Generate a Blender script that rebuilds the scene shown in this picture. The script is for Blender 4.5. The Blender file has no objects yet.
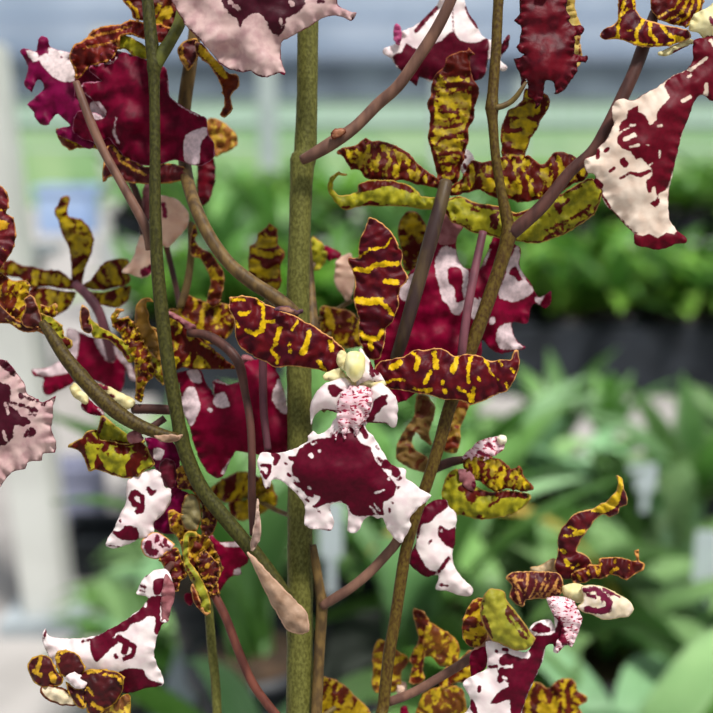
import bpy, bmesh, math, random
import numpy as np
from mathutils import Vector, Matrix, noise
from mathutils.geometry import delaunay_2d_cdt
R = random.Random(7)
FPX = 980.0
CAM = Vector((0, 0, 1.35)); PITCH = math.radians(13)
FW = Vector((0, math.cos(PITCH), -math.sin(PITCH)))
UP = Vector((0, math.sin(PITCH), math.cos(PITCH)))
RT = Vector((1, 0, 0))
def at(x, y, d):
    """point at depth d (metres along the view axis) seen at x, y of the 713 frame"""
    return CAM + FW*d + RT*((x-356.5)/FPX*d) + UP*((356.5-y)/FPX*d)
S = bpy.context.scene
COL = S.collection
def lin(c):
    if isinstance(c, str): c = tuple(int(c[i:i+2], 16) for i in (0, 2, 4))
    return tuple(((v/255)/12.92 if v/255 <= .04045 else ((v/255+.055)/1.055)**2.4) for v in c)+(1.0,)
# ---------------------------------------------------------------- materials
def newmat(name):
    m = bpy.data.materials.new(name); m.use_nodes = True
    nt = m.node_tree; nt.nodes.clear()
    return m, nt
def node(nt, t, **k):
    n = nt.nodes.new(t)
    for a, b in k.items(): setattr(n, a, b)
    return n
def mixc(nt, fac, a, b):
    n = node(nt, 'ShaderNodeMix', data_type='RGBA')
    for sock, v in ((n.inputs[0], fac), (n.inputs[6], a), (n.inputs[7], b)):
        if isinstance(v, bpy.types.NodeSocket): nt.links.new(v, sock)
        else: sock.default_value = v
    return n.outputs[2]
def ramp(nt, val, a, b, lo=0., hi=1.):
    n = node(nt, 'ShaderNodeMapRange'); n.interpolation_type = 'SMOOTHSTEP'
    nt.links.new(val, n.inputs[0])
    n.inputs[1].default_value = a; n.inputs[2].default_value = b
    n.inputs[3].default_value = lo; n.inputs[4].default_value = hi
    return n.outputs[0]
def noisen(nt, scale, detail=3, vec=None, dist=0.):
    n = node(nt, 'ShaderNodeTexNoise'); n.inputs['Scale'].default_value = scale
    n.inputs['Detail'].default_value = detail; n.inputs['Distortion'].default_value = dist
    if vec is None:
        tc = node(nt, 'ShaderNodeTexCoord'); vec = tc.outputs['Object']
    nt.links.new(vec, n.inputs['Vector'])
    return n.outputs['Fac']
def finish(nt, col, rough=.5, trans=0., bump=None, bs=.2, spec=.4, sheen=0.):
    out = node(nt, 'ShaderNodeOutputMaterial'); p = node(nt, 'ShaderNodeBsdfPrincipled')
    if isinstance(col, bpy.types.NodeSocket): nt.links.new(col, p.inputs['Base Color'])
    else: p.inputs['Base Color'].default_value = col
    p.inputs['Roughness'].default_value = rough
    p.inputs['Specular IOR Level'].default_value = spec
    p.inputs['Sheen Weight'].default_value = sheen
    if bump is not None:
        b = node(nt, 'ShaderNodeBump'); b.inputs['Strength'].default_value = bs
        b.inputs['Distance'].default_value = .0006
        nt.links.new(bump, b.inputs['Height']); nt.links.new(b.outputs[0], p.inputs['Normal'])
    if trans > 0:
        t = node(nt, 'ShaderNodeBsdfTranslucent')
        if isinstance(col, bpy.types.NodeSocket): nt.links.new(col, t.inputs[0])
        else: t.inputs[0].default_value = col
        m = node(nt, 'ShaderNodeMixShader'); m.inputs[0].default_value = trans
        nt.links.new(p.outputs[0], m.inputs[1]); nt.links.new(t.outputs[0], m.inputs[2])
        nt.links.new(m.outputs[0], out.inputs[0])
    else: nt.links.new(p.outputs[0], out.inputs[0])
_mc = {}
def petal_mat(base, base2, mark, rim, rimw=1.2, trans=.22, speck=None, rough=.5, jag=1., spec=.22, bs=.25):
    key = (base, base2, mark, rim, rimw, trans, speck, rough, jag, spec, bs)
    if key in _mc: return _mc[key]
    m, nt = newmat('petal_tissue')
    L = nt.links
    am = node(nt, 'ShaderNodeAttribute', attribute_name='mk').outputs['Fac']
    ae = node(nt, 'ShaderNodeAttribute', attribute_name='edge').outputs['Fac']
    n1 = noisen(nt, 300, 3); n2 = noisen(nt, 1000, 4); n3 = noisen(nt, 330, 3)
    def addn(v, nz, k):
        a = node(nt, 'ShaderNodeMath', operation='MULTIPLY_ADD')
        L.new(nz, a.inputs[0]); a.inputs[1].default_value = k; 
        b = node(nt, 'ShaderNodeMath', operation='ADD'); b.inputs[1].default_value = -k*.5
        L.new(v, b.inputs[0]); L.new(b.outputs[0], a.inputs[2]); return a.outputs[0]
    v = addn(addn(am, n1, 3.6*jag), n2, 5.0*jag)
    fb = ramp(nt, n3, .35, .68); col = mixc(nt, fb, lin(base), lin(base2))
    if speck:
        vo = node(nt, 'ShaderNodeTexNoise'); tc = node(nt, 'ShaderNodeTexCoord')
        mp = node(nt, 'ShaderNodeMapping'); mp.inputs['Scale'].default_value = (1, 1, 2.2)
        L.new(tc.outputs['Object'], mp.inputs[0]); L.new(mp.outputs[0], vo.inputs['Vector'])
        vo.inputs['Scale'].default_value = 900; vo.inputs['Detail'].default_value = 1
        col = mixc(nt, ramp(nt, vo.outputs['Fac'], .55, .62), col, lin(speck))
    fm = ramp(nt, v, .7, -.7); mk2 = mixc(nt, ramp(nt, n2, .3, .75), lin(mark), tuple(c*.72 for c in lin(mark)[:3])+(1,))
    col = mixc(nt, fm, col, mk2)
    if rim:
        fe = ramp(nt, addn(ae, n1, 3.), rimw+.6, rimw-.6); col = mixc(nt, fe, col, lin(rim))
    finish(nt, col, rough, trans, n2, bs, spec, 0)
    _mc[key] = m; return m
def plain(name, c1, c2, scale=60, rough=.5, trans=0., bs=.3, spec=.4, stretch=None, lohi=(.35, .65)):
    key = (name, c1, c2, scale)
    if key in _mc: return _mc[key]
    m, nt = newmat(name)
    vec = None
    if stretch:
        tc = node(nt, 'ShaderNodeTexCoord'); mp = node(nt, 'ShaderNodeMapping')
        mp.inputs['Scale'].default_value = stretch
        nt.links.new(tc.outputs['Object'], mp.inputs[0]); vec = mp.outputs[0]
    n = noisen(nt, scale, 5, vec)
    finish(nt, mixc(nt, ramp(nt, n, *lohi), lin(c1), lin(c2)), rough, trans, n, bs, spec)
    _mc[key] = m; return m
# ---------------------------------------------------------------- objects
def tag(o, label=None, cat=None, group=None, kind=None):
    for k, v in (('label', label), ('category', cat), ('group', group), ('kind', kind)):
        if v: o[k] = v
    return o
def empty(name, loc, label, cat, group=None):
    o = bpy.data.objects.new(name, None); o.location = loc; o.empty_display_size = .01
    COL.objects.link(o); return tag(o, label, cat, group)
def link(name, me, mat, parent=None, smooth=True):
    if mat and not me.materials: me.materials.append(mat)
    if smooth: me.polygons.foreach_set('use_smooth', [True]*len(me.polygons))
    o = bpy.data.objects.new(name, me); COL.objects.link(o)
    if parent: o.parent = parent
    return o
def origin_of(parent):
    v = Vector((0, 0, 0)); p = parent
    while p: v += p.location; p = p.parent
    return v
# ---------------------------------------------------------------- blades
def Z(x0, y0, s=4.986):
    return lambda pts: [(x0+p[0]/s, y0+p[1]/s)+tuple(p[2:]) for p in pts]
def smooth_closed(P, step):
    P = [np.array(p[:2], float) for p in P]; n = len(P); out = []
    for i in range(n):
        a, b, c, d = P[i-1], P[i], P[(i+1) % n], P[(i+2) % n]
        k = max(1, int(round(np.linalg.norm(c-b)/step)))
        for j in range(k):
            t = j/k
            q = .5*((2*b)+(c-a)*t+(2*a-5*b+4*c-d)*t*t+(3*b-a-3*c+d)*t**3)
            out.append(.75*q+.25*(b+(c-b)*t))
    return np.array(out)
def seg_dist(X, A, B):
    """X (n,2); A,B (m,2) -> distance, index, arc t of the nearest segment"""
    d = B-A; L2 = (d**2).sum(1)+1e-9
    best = np.full(len(X), 1e9); arg = np.zeros(len(X), int); tt = np.zeros(len(X))
    for i in range(len(A)):
        t = np.clip(((X-A[i])@d[i])/L2[i], 0, 1)
        q = A[i]+t[:, None]*d[i]; e = ((X-q)**2).sum(1)
        m = e < best; best[m] = e[m]; arg[m] = i; tt[m] = t[m]
    return np.sqrt(best), arg, tt
def inside(X, P):
    x, y = X[:, 0], X[:, 1]; c = np.zeros(len(X), bool); n = len(P)
    for i in range(n):
        x1, y1 = P[i]; x2, y2 = P[(i+1) % n]
        if y1 == y2: continue
        m = ((y1 > y) != (y2 > y)) & (x < (x2-x1)*(y-y1)/(y2-y1)+x1); c ^= m
    return c
def sdf_poly(X, P):
    d, _, _ = seg_dist(X, P, np.roll(P, -1, 0)); return np.where(inside(X, P), -d, d)
def sdf_marks(X, items, step=3.):
    m = np.full(len(X), 30.)
    for it in items:
        if it[0] == 'p': m = np.minimum(m, sdf_poly(X, smooth_closed(it[1], step)))
        elif it[0] == 's':
            P = np.array([q[:2] for q in it[1]], float)
            if len(P) == 1: d = np.sqrt(((X-P[0])**2).sum(1))
            else: d, _, _ = seg_dist(X, P[:-1], P[1:])
            m = np.minimum(m, d-it[2])
    return m
def nz(x, y, f, seed): return noise.noise(Vector((x*f, y*f, seed)))
def blade(parent, name, outline, D, mat, add=(), sub=(), dome=3., domer=10., ruf=1.5, rlen=14., rin=5., fr=.5,
          ctrl=(), tilt=(0, 0), lowf=2.5, step=2.2, thick=.45, auto=None, seed=None, label=None, inv=False, fine=None, crimp=1.5):
    """petal or lip: outline traced in frame pixels at depth D, given relief (in px), thickness and a mark field"""
    if seed is None: seed = (sum(ord(c) for c in name)*13+len(outline)*7+int(abs(outline[0][0]*31+outline[0][1]*17))) % 997/7.
    if fine is None: fine = .15 if 'lip' in name or 'lobe' in name else .6
    O = smooth_closed(outline, step*1.1)
    # frilled edge
    nrm = np.roll(O, -1, 0)-np.roll(O, 1, 0); nrm = np.stack([nrm[:, 1], -nrm[:, 0]], 1)
    nrm /= np.linalg.norm(nrm, axis=1)[:, None]+1e-9
    O = O+nrm*np.array([fr*(nz(p[0], p[1], .28, seed)*1.6+nz(p[0], p[1], .11, seed+5)) for p in O])[:, None]
    lo, hi = O.min(0), O.max(0)
    gx = np.arange(lo[0], hi[0], step); gy = np.arange(lo[1], hi[1], step*.87)
    G = np.array([(x+(step/2 if j % 2 else 0), y) for j, y in enumerate(gy) for x in gx])
    G = G[inside(G, O)]
    if len(G):
        e, _, _ = seg_dist(G, O, np.roll(O, -1, 0)); G = G[e > step*.55]
    V = np.vstack([O, G]) if len(G) else O; n = len(O)
    r = delaunay_2d_cdt([Vector(p) for p in V], [(i, (i+1) % n) for i in range(n)], [], 1, 1e-4)
    X = np.array([(p.x, p.y) for p in r[0]]); faces = r[2]
    e, idx, t = seg_dist(X, O, np.roll(O, -1, 0))
    seglen = np.linalg.norm(np.roll(O, -1, 0)-O, axis=1); cum = np.concatenate([[0], np.cumsum(seglen)])
    s = cum[idx]+t*seglen[idx]; per = cum[-1]; nw = max(3, round(per/rlen))
    ruf *= 1.5; lowf *= 1.5
    z = 1.4*dome*(1-np.exp(-e/domer))
    ph = seed
    z += ruf*np.exp(-e/rin)*np.sin(2*math.pi*nw*s/per+ph+1.8*np.sin(2*math.pi*3*s/per+ph))
    z += np.array([lowf*nz(p[0], p[1], .045, seed+3)+lowf*fine*nz(p[0], p[1], .13, seed+9) for p in X])
    if 'petal' in name or 'sepal' in name:
        c0 = O-O.mean(0); w_, ev = np.linalg.eigh(c0.T@c0); ax = ev[:, 1]; pw = ev[:, 0]
        uu = X@ax; vv = X@pw
        wv = np.array([noise.noise(Vector((u_*.05, v_*.07, seed+2))) for u_, v_ in zip(uu, vv)])
        z += crimp*(.35+.9*np.exp(-e/7))*np.sin(2*math.pi*(uu/12.5+1.1*wv)+seed)
    cx, cy = X.mean(0); z += (X[:, 0]-cx)*tilt[0]+(X[:, 1]-cy)*tilt[1]
    if ctrl:
        w = np.zeros(len(X)); a = np.zeros(len(X))
        for (px, py, pz) in ctrl:
            k = 1/(((X[:, 0]-px)**2+(X[:, 1]-py)**2)+40)**1.3; w += k; a += k*pz
        z += a/w
    m = sdf_marks(X, add) if add else np.full(len(X), 30.)
    if auto: m = np.minimum(m, auto(X, e, seed))
    if sub: m = np.maximum(m, -sdf_marks(X, sub))
    if inv: m = -m
    k = D/FPX; O0 = origin_of(parent)
    me = bpy.data.meshes.new(name)
    vs = [tuple(at(p[0], p[1], D-zz*k)-O0) for p, zz in zip(X, z)]
    fs = []
    for f in faces:
        a, b, c = (X[i] for i in f[:3])
        ar = (b[0]-a[0])*(c[1]-a[1])-(b[1]-a[1])*(c[0]-a[0])
        fs.append(tuple(f) if ar < 0 else tuple(reversed(f)))
    me.from_pydata(vs, [], fs)
    for nm, arr in (('mk', m), ('edge', e)):
        at_ = me.attributes.new(nm, 'FLOAT', 'POINT'); at_.data.foreach_set('value', np.asarray(arr, np.float32))
    o = link(name, me, mat, parent)
    so = o.modifiers.new('thickness', 'SOLIDIFY'); so.thickness = thick*.001; so.offset = -1
    if label: o['label'] = label
    return o
def bands(ax, ay, lam, thr=0., edge=0., blot=.9, wob=1.):
    """mottled cross bands along direction (ax, ay); positive edge adds a marked border"""
    L = math.hypot(ax, ay); ax, ay = ax/L, ay/L
    def f(X, e, seed):
        out = []
        for (x, y), ee in zip(X, e):
            u = (x*ax+y*ay)/lam; v = (-x*ay+y*ax)/lam
            wx = .5*wob*noise.noise(Vector((x*.05, y*.05, seed+7))); u += wx; v += wx
            w = .45*math.sin(2*math.pi*u+seed)+2.2*noise.noise(Vector((u*1.7, v*.75, seed)))
            w += blot*1.5*noise.noise(Vector((u*3.1, v*2.6, seed+4)))
            q = -(w-thr)*lam*.16
            if edge > 0: q = min(q, ee-edge*(1+.8*noise.noise(Vector((x*.12, y*.12, seed)))))
            out.append(q)
        return np.array(out)
    return f
def proj(P):
    v = P-CAM; d = v.dot(FW); return (356.5+v.dot(RT)/d*FPX, 356.5-v.dot(UP)/d*FPX, d)
def down(x, y, d, w, tx, ty, tz, n=5):
    """tube points continuing from x, y, d to a world point (the pot)"""
    A_ = at(x, y, d); B_ = Vector((tx, ty, tz)); out = []
    for i in range(1, n+1):
        t = i/n; q = A_.lerp(B_, t); q.x = A_.x+(B_.x-A_.x)*t*t; q.y = A_.y+(B_.y-A_.y)*t*t
        r = proj(q); out.append((r[0], r[1], w*d/r[2], r[2]))
    return out
def tube(parent, name, pts, mat, D=None, seg=14, nodes=(), label=None, rough=0.):
    """pts: (x, y, width_px[, depth]) frame pixels -> round stem with bumps at nodes"""
    P = [(p[0], p[1], p[2], p[3] if len(p) > 3 else D) for p in pts]
    Q = []; n = len(P)
    for i in range(n-1):
        a, b, c, d = P[max(i-1, 0)], P[i], P[i+1], P[min(i+2, n-1)]
        k = max(2, int(math.hypot(c[0]-b[0], c[1]-b[1])/5))
        for j in range(k+(i == n-2)):
            t = j/k
            Q.append(tuple(.5*((2*b[q])+(c[q]-a[q])*t+(2*a[q]-5*b[q]+4*c[q]-d[q])*t*t+(3*b[q]-a[q]-3*c[q]+d[q])*t**3) for q in range(4)))
    O0 = origin_of(parent); C = [at(q[0], q[1], q[3])-O0 for q in Q]
    bm = bmesh.new(); rings = []
    for i, c in enumerate(C):
        tg = (C[min(i+1, len(C)-1)]-C[max(i-1, 0)]).normalized()
        u = tg.cross(FW).normalized(); w = tg.cross(u).normalized()
        r = Q[i][2]*.5*Q[i][3]/FPX
        r *= 1+.035*noise.noise(Vector((i*.35, n, Q[0][0]*.1)))
        for (nx, ny, g) in nodes:
            d = math.hypot(Q[i][0]-nx, Q[i][1]-ny); r *= 1+g*math.exp(-(d/5)**2)
        rings.append([bm.verts.new(c+(u*math.cos(a)+w*math.sin(a))*r*(1+rough*noise.noise(Vector((math.cos(a)*2, math.sin(a)*2, i*.3))))) for a in [2*math.pi*k/seg for k in range(seg)]])
    for a, b in zip(rings, rings[1:]):
        for k in range(seg): bm.faces.new((a[k], a[(k+1) % seg], b[(k+1) % seg], b[k]))
    for rg, off in ((rings[0], -1), (rings[-1], 1)):
        cc = sum((v.co for v in rg), Vector())/seg; cv = bm.verts.new(cc)
        for k in range(seg):
            bm.faces.new((rg[k], rg[(k+1) % seg], cv) if off > 0 else (rg[(k+1) % seg], rg[k], cv))
    bmesh.ops.recalc_face_normals(bm, faces=bm.faces)
    me = bpy.data.meshes.new(name); bm.to_mesh(me); bm.free()
    o = link(name, me, mat, parent)
    if label: o['label'] = label
    return o
def knob(parent, name, cx, cy, rx, ry, D, mat, dz=0, rot=0, lump=.12, label=None):
    """organic ellipsoid (column cap, bud)"""
    bm = bmesh.new(); bmesh.ops.create_icosphere(bm, subdivisions=4, radius=1)
    O0 = origin_of(parent); k = D/FPX; cr, sr = math.cos(rot), math.sin(rot)
    for v in bm.verts:
        p = v.co.copy(); q = 1+lump*noise.noise(p*1.6+Vector((cx, cy, 0)))
        x, y, z = p.x*rx*q, p.y*ry*q, p.z*min(rx, ry)*q
        x *= 1-.18*p.y
        X, Y = cx+x*cr-y*sr, cy+x*sr+y*cr
        v.co = at(X, Y, D-(z+dz)*k)-O0
    bmesh.ops.recalc_face_normals(bm, faces=bm.faces)
    me = bpy.data.meshes.new(name); bm.to_mesh(me); bm.free()
    o = link(name, me, mat, parent)
    if label: o['label'] = label
    return o
# ================================================================ orchid flowers
PET = petal_mat('5e0610', '440616', 'e8bc0c', 'd89c5c', .8, .2, spec=.16)
PETB = petal_mat('640e0c', '440a0e', 'd8a810', 'c98a4a', .8, spec=.16)
OLI = petal_mat('ccae12', '8a7220', '5c1004', '94502a', .8, .3, spec=.16)
OLIG = petal_mat('b4aa24', '7c7a1c', '5a1006', 'c9a04c', .7, .3, spec=.16)
BRN = petal_mat('6c260a', '48100a', 'c4a018', 'c08850', .7, .25, spec=.16)
LIPW = petal_mat('f6e8e4', 'eed8d8', '600020', None, 0, .22, bs=.08, spec=.15, jag=.6)
LIPP = petal_mat('dcbcb6', 'c49c9c', '48041c', '7a0c34', .5, .3, bs=.12)
LIPC = petal_mat('eedac8', 'e2c8b4', '6a001a', '6c0a26', .3, .2, bs=.08, jag=.6, spec=.15)
LIPD = petal_mat('740028', '54001c', 'e8ccd0', 'b0607c', .5, .25, bs=.1, spec=.1, jag=.5)
LIPR = petal_mat('8a0030', '6c0022', 'ecd4d6', '8c1840', .3, .3, bs=.1, spec=.12, jag=.6)
LIPX = petal_mat('700018', '520014', 'e8ccd0', '4a0818', .6, .3, rough=.5, bs=.2)
LIPG = petal_mat('7e0040', '62002e', 'f0dcda', '9a3a68', .4, .25, bs=.1, spec=.12, jag=.5)
CAL = petal_mat('f8dcde', 'eebcc4', '7a0c30', None, 0, .2, speck='a81c44', bs=.15)
CRM = petal_mat('f0e6b4', 'e6d69a', '7a1030', None, .5, .25, bs=.1)
YEL = plain('column_cream', 'f4ecb8', 'e6d88c', 200, .4, .1, .1)
CRE = plain('cream_tissue', 'f0e6cc', 'dccca8', 200, .4, .1, .15)
PINKT = petal_mat('b27478', '945458', '6a0828', None, .8, .3)
BEIG = petal_mat('f2d0b8', 'e6bca6', '8c1c40', 'ecd0bc', .6, .35)
PEDI = plain('pedicel_skin', '7a5848', '5c4036', 300, .5, 0, .3, .2, (1, 1, .25))
PEDD = plain('dark_pedicel_skin', '5c3a32', '402824', 300, .5, 0, .3, .2, (1, 1, .25))
PEDP = plain('pink_pedicel_skin', '74444c', '56323a', 300, .5, 0, .3, .2, (1, 1, .25))
PEDO = plain('olive_pedicel_skin', '6c5a30', '4f3a24', 300, .5, 0, .3, .2, (1, 1, .25))
STEM = plain('stem_skin', '6a6832', '4a481c', 1500, .55, 0, .3, .18, (1, 1, .6), (.3, .7))
STEMD = plain('dark_stem_skin', '5e4c1a', '3e280e', 1500, .55, 0, .3, .18, (1, 1, .6), (.3, .7))
STEMB = plain('brown_stem_skin', '6e5630', '4a3822', 500, .55, 0, .4, .2, (1, 1, .4))
STEMG = plain('dark_green_stem_skin', '46441a', '2c2a0c', 1500, .55, 0, .3, .18, (1, 1, .6), (.3, .7))
SHEA = plain('dry_sheath', 'b08c6c', '8a6850', 400, .6, .15, .4, .3, (1, 1, .3))
GRP = 'orchid flowers along the arching spikes'
def flower(x, y, D, label):
    return empty('orchid_flower', at(x, y, D), label, 'flower', GRP)
p, s = (lambda pts: ('p', pts)), (lambda pts, w: ('s', pts, w))
def SM(T, *strokes):    # strokes given in crop units: (width_px, pts...)
    return [('s', T(list(a[1:])), a[0]) for a in strokes]
def PM(T, *polys): return [('p', T(q)) for q in polys]

# ---- central flower
D = .255
f = flower(352, 368, D, 'central orchid bloom facing the camera with cream column and broad maroon and white lip')
A = Z(220, 280)
blade(f, 'petal', A([(50,90),(90,82),(130,78),(190,95),(225,120),(270,135),(310,155),(370,175),(420,205),(470,230),(520,265),(560,290),(590,320),(625,350),(615,400),(590,440),(545,460),(500,450),(450,440),(400,435),(340,430),(275,435),(230,410),(180,390),(140,360),(90,320),(75,270),(70,200),(45,150)]), D, PET,
  SM(A,(1.6,(185,85),(190,110),(215,130),(215,180),(217,215)),(2.6,(218,212),(205,250),(178,268)),(1.6,(175,270),(130,250)),(1.5,(220,212),(270,204)),(1.5,(60,100),(120,95)),(1.5,(95,165),(120,172),(148,160)),(2.2,(300,240),(290,280),(278,300)),(1.6,(280,320),(257,342),(265,370),(295,385),(285,412)),(1.2,(350,318),(348,328)),(1.5,(345,355),(352,356)),(3,(445,260),(435,310),(412,362)),(2.3,(550,310),(557,345)),(2.3,(490,402),(518,450)),(1,(390,205),(360,245)),(1,(75,205),(95,235))),
  ctrl=[(230,300,5),(345,360,-2),(280,320,5),(285,360,2)], dome=4, ruf=1.6, label='petal with yellow cross marks, left of the column')
B = Z(320, 200)
blade(f, 'petal', B([(245,90),(280,95),(320,125),(360,165),(385,210),(390,240),(405,250),(410,290),(405,320),(420,350),(435,380),(430,410),(400,440),(390,480),(395,520),(380,560),(360,610),(330,640),(320,713),(300,790),(240,790),(200,713),(190,650),(195,600),(180,550),(165,490),(175,430),(170,380),(150,330),(140,290),(190,285),(190,240),(200,190),(230,130)]), D+.004, PET,
  SM(B,(2.6,(178,348),(235,350),(270,325),(385,317)),(2.6,(325,405),(382,411)),(3.6,(185,498),(230,508),(300,502)),(2,(300,510),(340,540),(362,572)),(2.4,(205,660),(220,690),(290,690),(312,650)),(1,(190,285),(250,246),(300,240),(330,230),(350,190)),(2,(250,700),(255,740))),
  ctrl=[(375,225,4),(380,290,-2),(375,350,-6)], dome=3, ruf=1.8, label='upright petal with three yellow bands')
C = Z(380, 320)
blade(f, 'petal', C([(0,205),(60,195),(120,180),(170,150),(220,150),(280,140),(330,150),(370,180),(400,175),(450,170),(500,180),(540,200),(570,205),(600,195),(650,200),(662,170),(672,150),(690,152),(695,200),(690,250),(665,310),(630,355),(580,370),(520,400),(450,425),(430,410),(380,400),(320,395),(250,375),(180,365),(100,350),(40,340),(-10,300),(-30,250)]), D, PET,
  SM(C,(3.4,(60,238),(95,215)),(1.8,(160,160),(190,190),(182,245)),(2.8,(272,165),(276,200),(280,235)),(2.2,(250,260),(228,308)),(2.8,(380,190),(378,215),(362,255)),(1.7,(455,180),(437,240),(442,310)),(1.2,(520,190),(555,265)),(1.8,(313,305),(311,318)),(1.8,(325,352),(327,362)),(1.8,(492,288),(498,300)),(1.4,(385,335),(440,370),(460,405)),(2,(467,340),(455,400)),(1.3,(170,340),(200,352),(262,345),(228,362)),(1.3,(590,195),(606,225)),(1.3,(630,320),(645,350)),(.8,(555,265),(590,300)),(1.2,(655,240),(670,260)),(1,(20,320),(60,300),(120,300))),
  ctrl=[(385,370,-2),(450,375,4),(510,355,2),(518,350,-4)], dome=4.5, ruf=1.8, label='petal with yellow cross marks, right of the column')
# side lobes, lip, crest
Dc = Z(280, 330)
blade(f, 'lip', [(336,418),(330,427),(324,433),(317,434),(313,431),(308,436),(308,441),(298,447),(286,452),(274,453),(262,452),(259,456),(257,462),(260,472),(265,488),(269,489),(272,480),(280,480),(290,488),(302,500),(305,510),(304.5,524),(310,529),(320,529),(331,530.5),(334,522),(331,513),(330,505),(338,502),(346,504),(348,512),(348,530),(354,533.5),(360,529),(364,520),(370,516),(378,518),(383,518),(388,530),(400,543),(406,536),(411,526),(410,518),(418,508),(426,502),(431,496),(428,493),(420,489),(412,482),(406,478),(406,470),(398,467),(390,463),(384,454),(378,444),(373,436),(366,428),(362,418),(350,412)], D-.003, LIPW,
  PM(lambda q: q, [(344,434),(350,432),(356,436),(362,444),(370,446),(373,454),(376,462),(384,470),(390,478),(396,485),(394,496),(388,500),(384,502),(383,508),(384,516),(376,515),(368,516),(356,516),(350,512),(348,506),(340,501),(334,502),(328,503),(320,507),(316,509),(312,506),(318,502),(320,496),(314,495),(308,497),(304,492),(296,486),(292,482),(300,482),(298,478),(293,475),(292,468),(294,461),(288,460),(288,456),(296,456),(298,450),(306,444),(314,440),(322,438),(330,438),(337,432)])+
  SM(lambda q: q,(4.5,(386,464),(396,473)),(2.4,(273,454),(278,456),(275,464)),(1.8,(262,465),(270,466),(269,474),(266,478),(262,472)),(1.6,(268,488),(268,490)),(1,(303,490),(313,497)),(.8,(294,480),(306,489)),(3,(359,424),(366,436)),(1,(330,436),(335,428)),(3,(352,424),(352,430)),(.8,(322,529.5),(331,530.5)),(1.5,(288,474),(290,476)),(1.1,(297,491),(298,492)),(1.3,(306,499),(308,501)),(1.2,(318,511),(320,512)),(1.6,(378,458),(381,461)),(1.3,(382,467),(386,470)),(1.2,(390,473),(392,475)),(1.5,(397,488),(399,487)),(1.2,(391,502),(393,503)),(1.4,(288,448),(291,447)),(1.2,(285,463),(286,464)),(1.3,(389,509),(390,512)),(1,(300,432),(302,431)),(1.4,(398,480),(401,478)),(1.3,(376,446),(378,449)),(1,(306,527),(308,529))),
  sub=SM(lambda q: q,(2.4,(310.5,455),(311.5,456)),(1.4,(319.5,450.5),(320,451)),(1,(375.5,493),(384,490)),(1,(388,479),(389,480)),(1.2,(308.5,487),(310,488.5)),(.7,(370,506),(377,514)),(.6,(374,504),(380,511)),(1.2,(312,444),(316,443)),(1.6,(356,432),(358,436)),(1.6,(387,471),(390,472))),
  ctrl=[(350,425,6),(345,470,9),(265,470,-8),(320,528,-10),(355,530,-10),(425,498,2),(400,540,-6),(400,500,8)], dome=6, domer=22, ruf=1.2, rin=4, lowf=3, step=1.9)
blade(f, 'side_lobe', Dc([(155,360),(180,310),(220,270),(280,245),(330,240),(355,270),(340,330),(310,380),(285,412),(240,400),(210,398),(185,415),(165,440),(157,472),(149,420)]), D-.0045, LIPW,
  PM(Dc,[(240,275),(275,272),(300,290),(325,300),(295,318),(285,335),(255,330),(240,300)])+SM(Dc,(1.6,(215,400),(280,408))), dome=6, domer=7, ruf=.6, ctrl=[(312,420,-8),(345,385,3),(325,390,2)])
blade(f, 'side_lobe', Dc([(455,290),(480,272),(505,262),(540,290),(575,330),(586,380),(585,440),(580,480),(555,485),(530,465),(480,465),(440,462),(415,480),(425,400),(440,340)]), D-.0045, LIPW,
  PM(Dc,[(470,350),(500,330),(540,322),(528,350),(535,370),(505,385),(495,410),(475,425),(470,450),(440,460),(415,450),(440,420),(455,390)])+SM(Dc,(1.2,(440,462),(540,468))), dome=6, domer=7, ruf=.6, ctrl=[(395,425,-8),(370,390,3),(390,385,2)])
blade(f, 'crest', Dc([(300,300),(350,278),(420,280),(455,300),(465,340),(455,385),(440,430),(412,470),(395,500),(380,530),(372,505),(350,485),(330,520),(318,548),(300,500),(275,548),(268,538),(290,480),(283,420),(288,350)]), D-.006, CAL,
  SM(Dc,(1.1,(340,270),(342,278)),(1.1,(365,300),(367,310)),(1.1,(445,300),(447,310))), dome=7, domer=10, ruf=2, rlen=7, rin=6, lowf=5, fr=1)
knob(f, 'column', 355, 366, 10.5, 15.5, D-.0045, YEL, dz=8)
blade(f, 'column_wing', Dc([(285,120),(310,102),(335,120),(340,180),(330,210),(300,190),(280,160)]), D-.004, CRM, dome=2, domer=5)
blade(f, 'column_wing', Dc([(395,95),(420,110),(445,150),(470,190),(500,215),(520,260),(490,270),(450,250),(420,260),(380,270),(390,200)]), D-.004, LIPW, SM(Dc,(2.6,(455,165),(455,195),(462,225)),(2.5,(480,205),(485,215)),(2,(460,270),(470,262))), dome=3, domer=5)
blade(f, 'column_base', Dc([(225,215),(300,190),(340,240),(390,260),(470,230),(515,250),(530,280),(460,310),(400,300),(340,300),(280,262),(225,250)]), D-.0035, CRM, dome=3, domer=6, lowf=4)
tube(f, 'pedicel', [(352,372,6,D),(350,378,7,D+.006),(340,392,7,D+.012),(322,410,7,D+.014)], PEDO)

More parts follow.
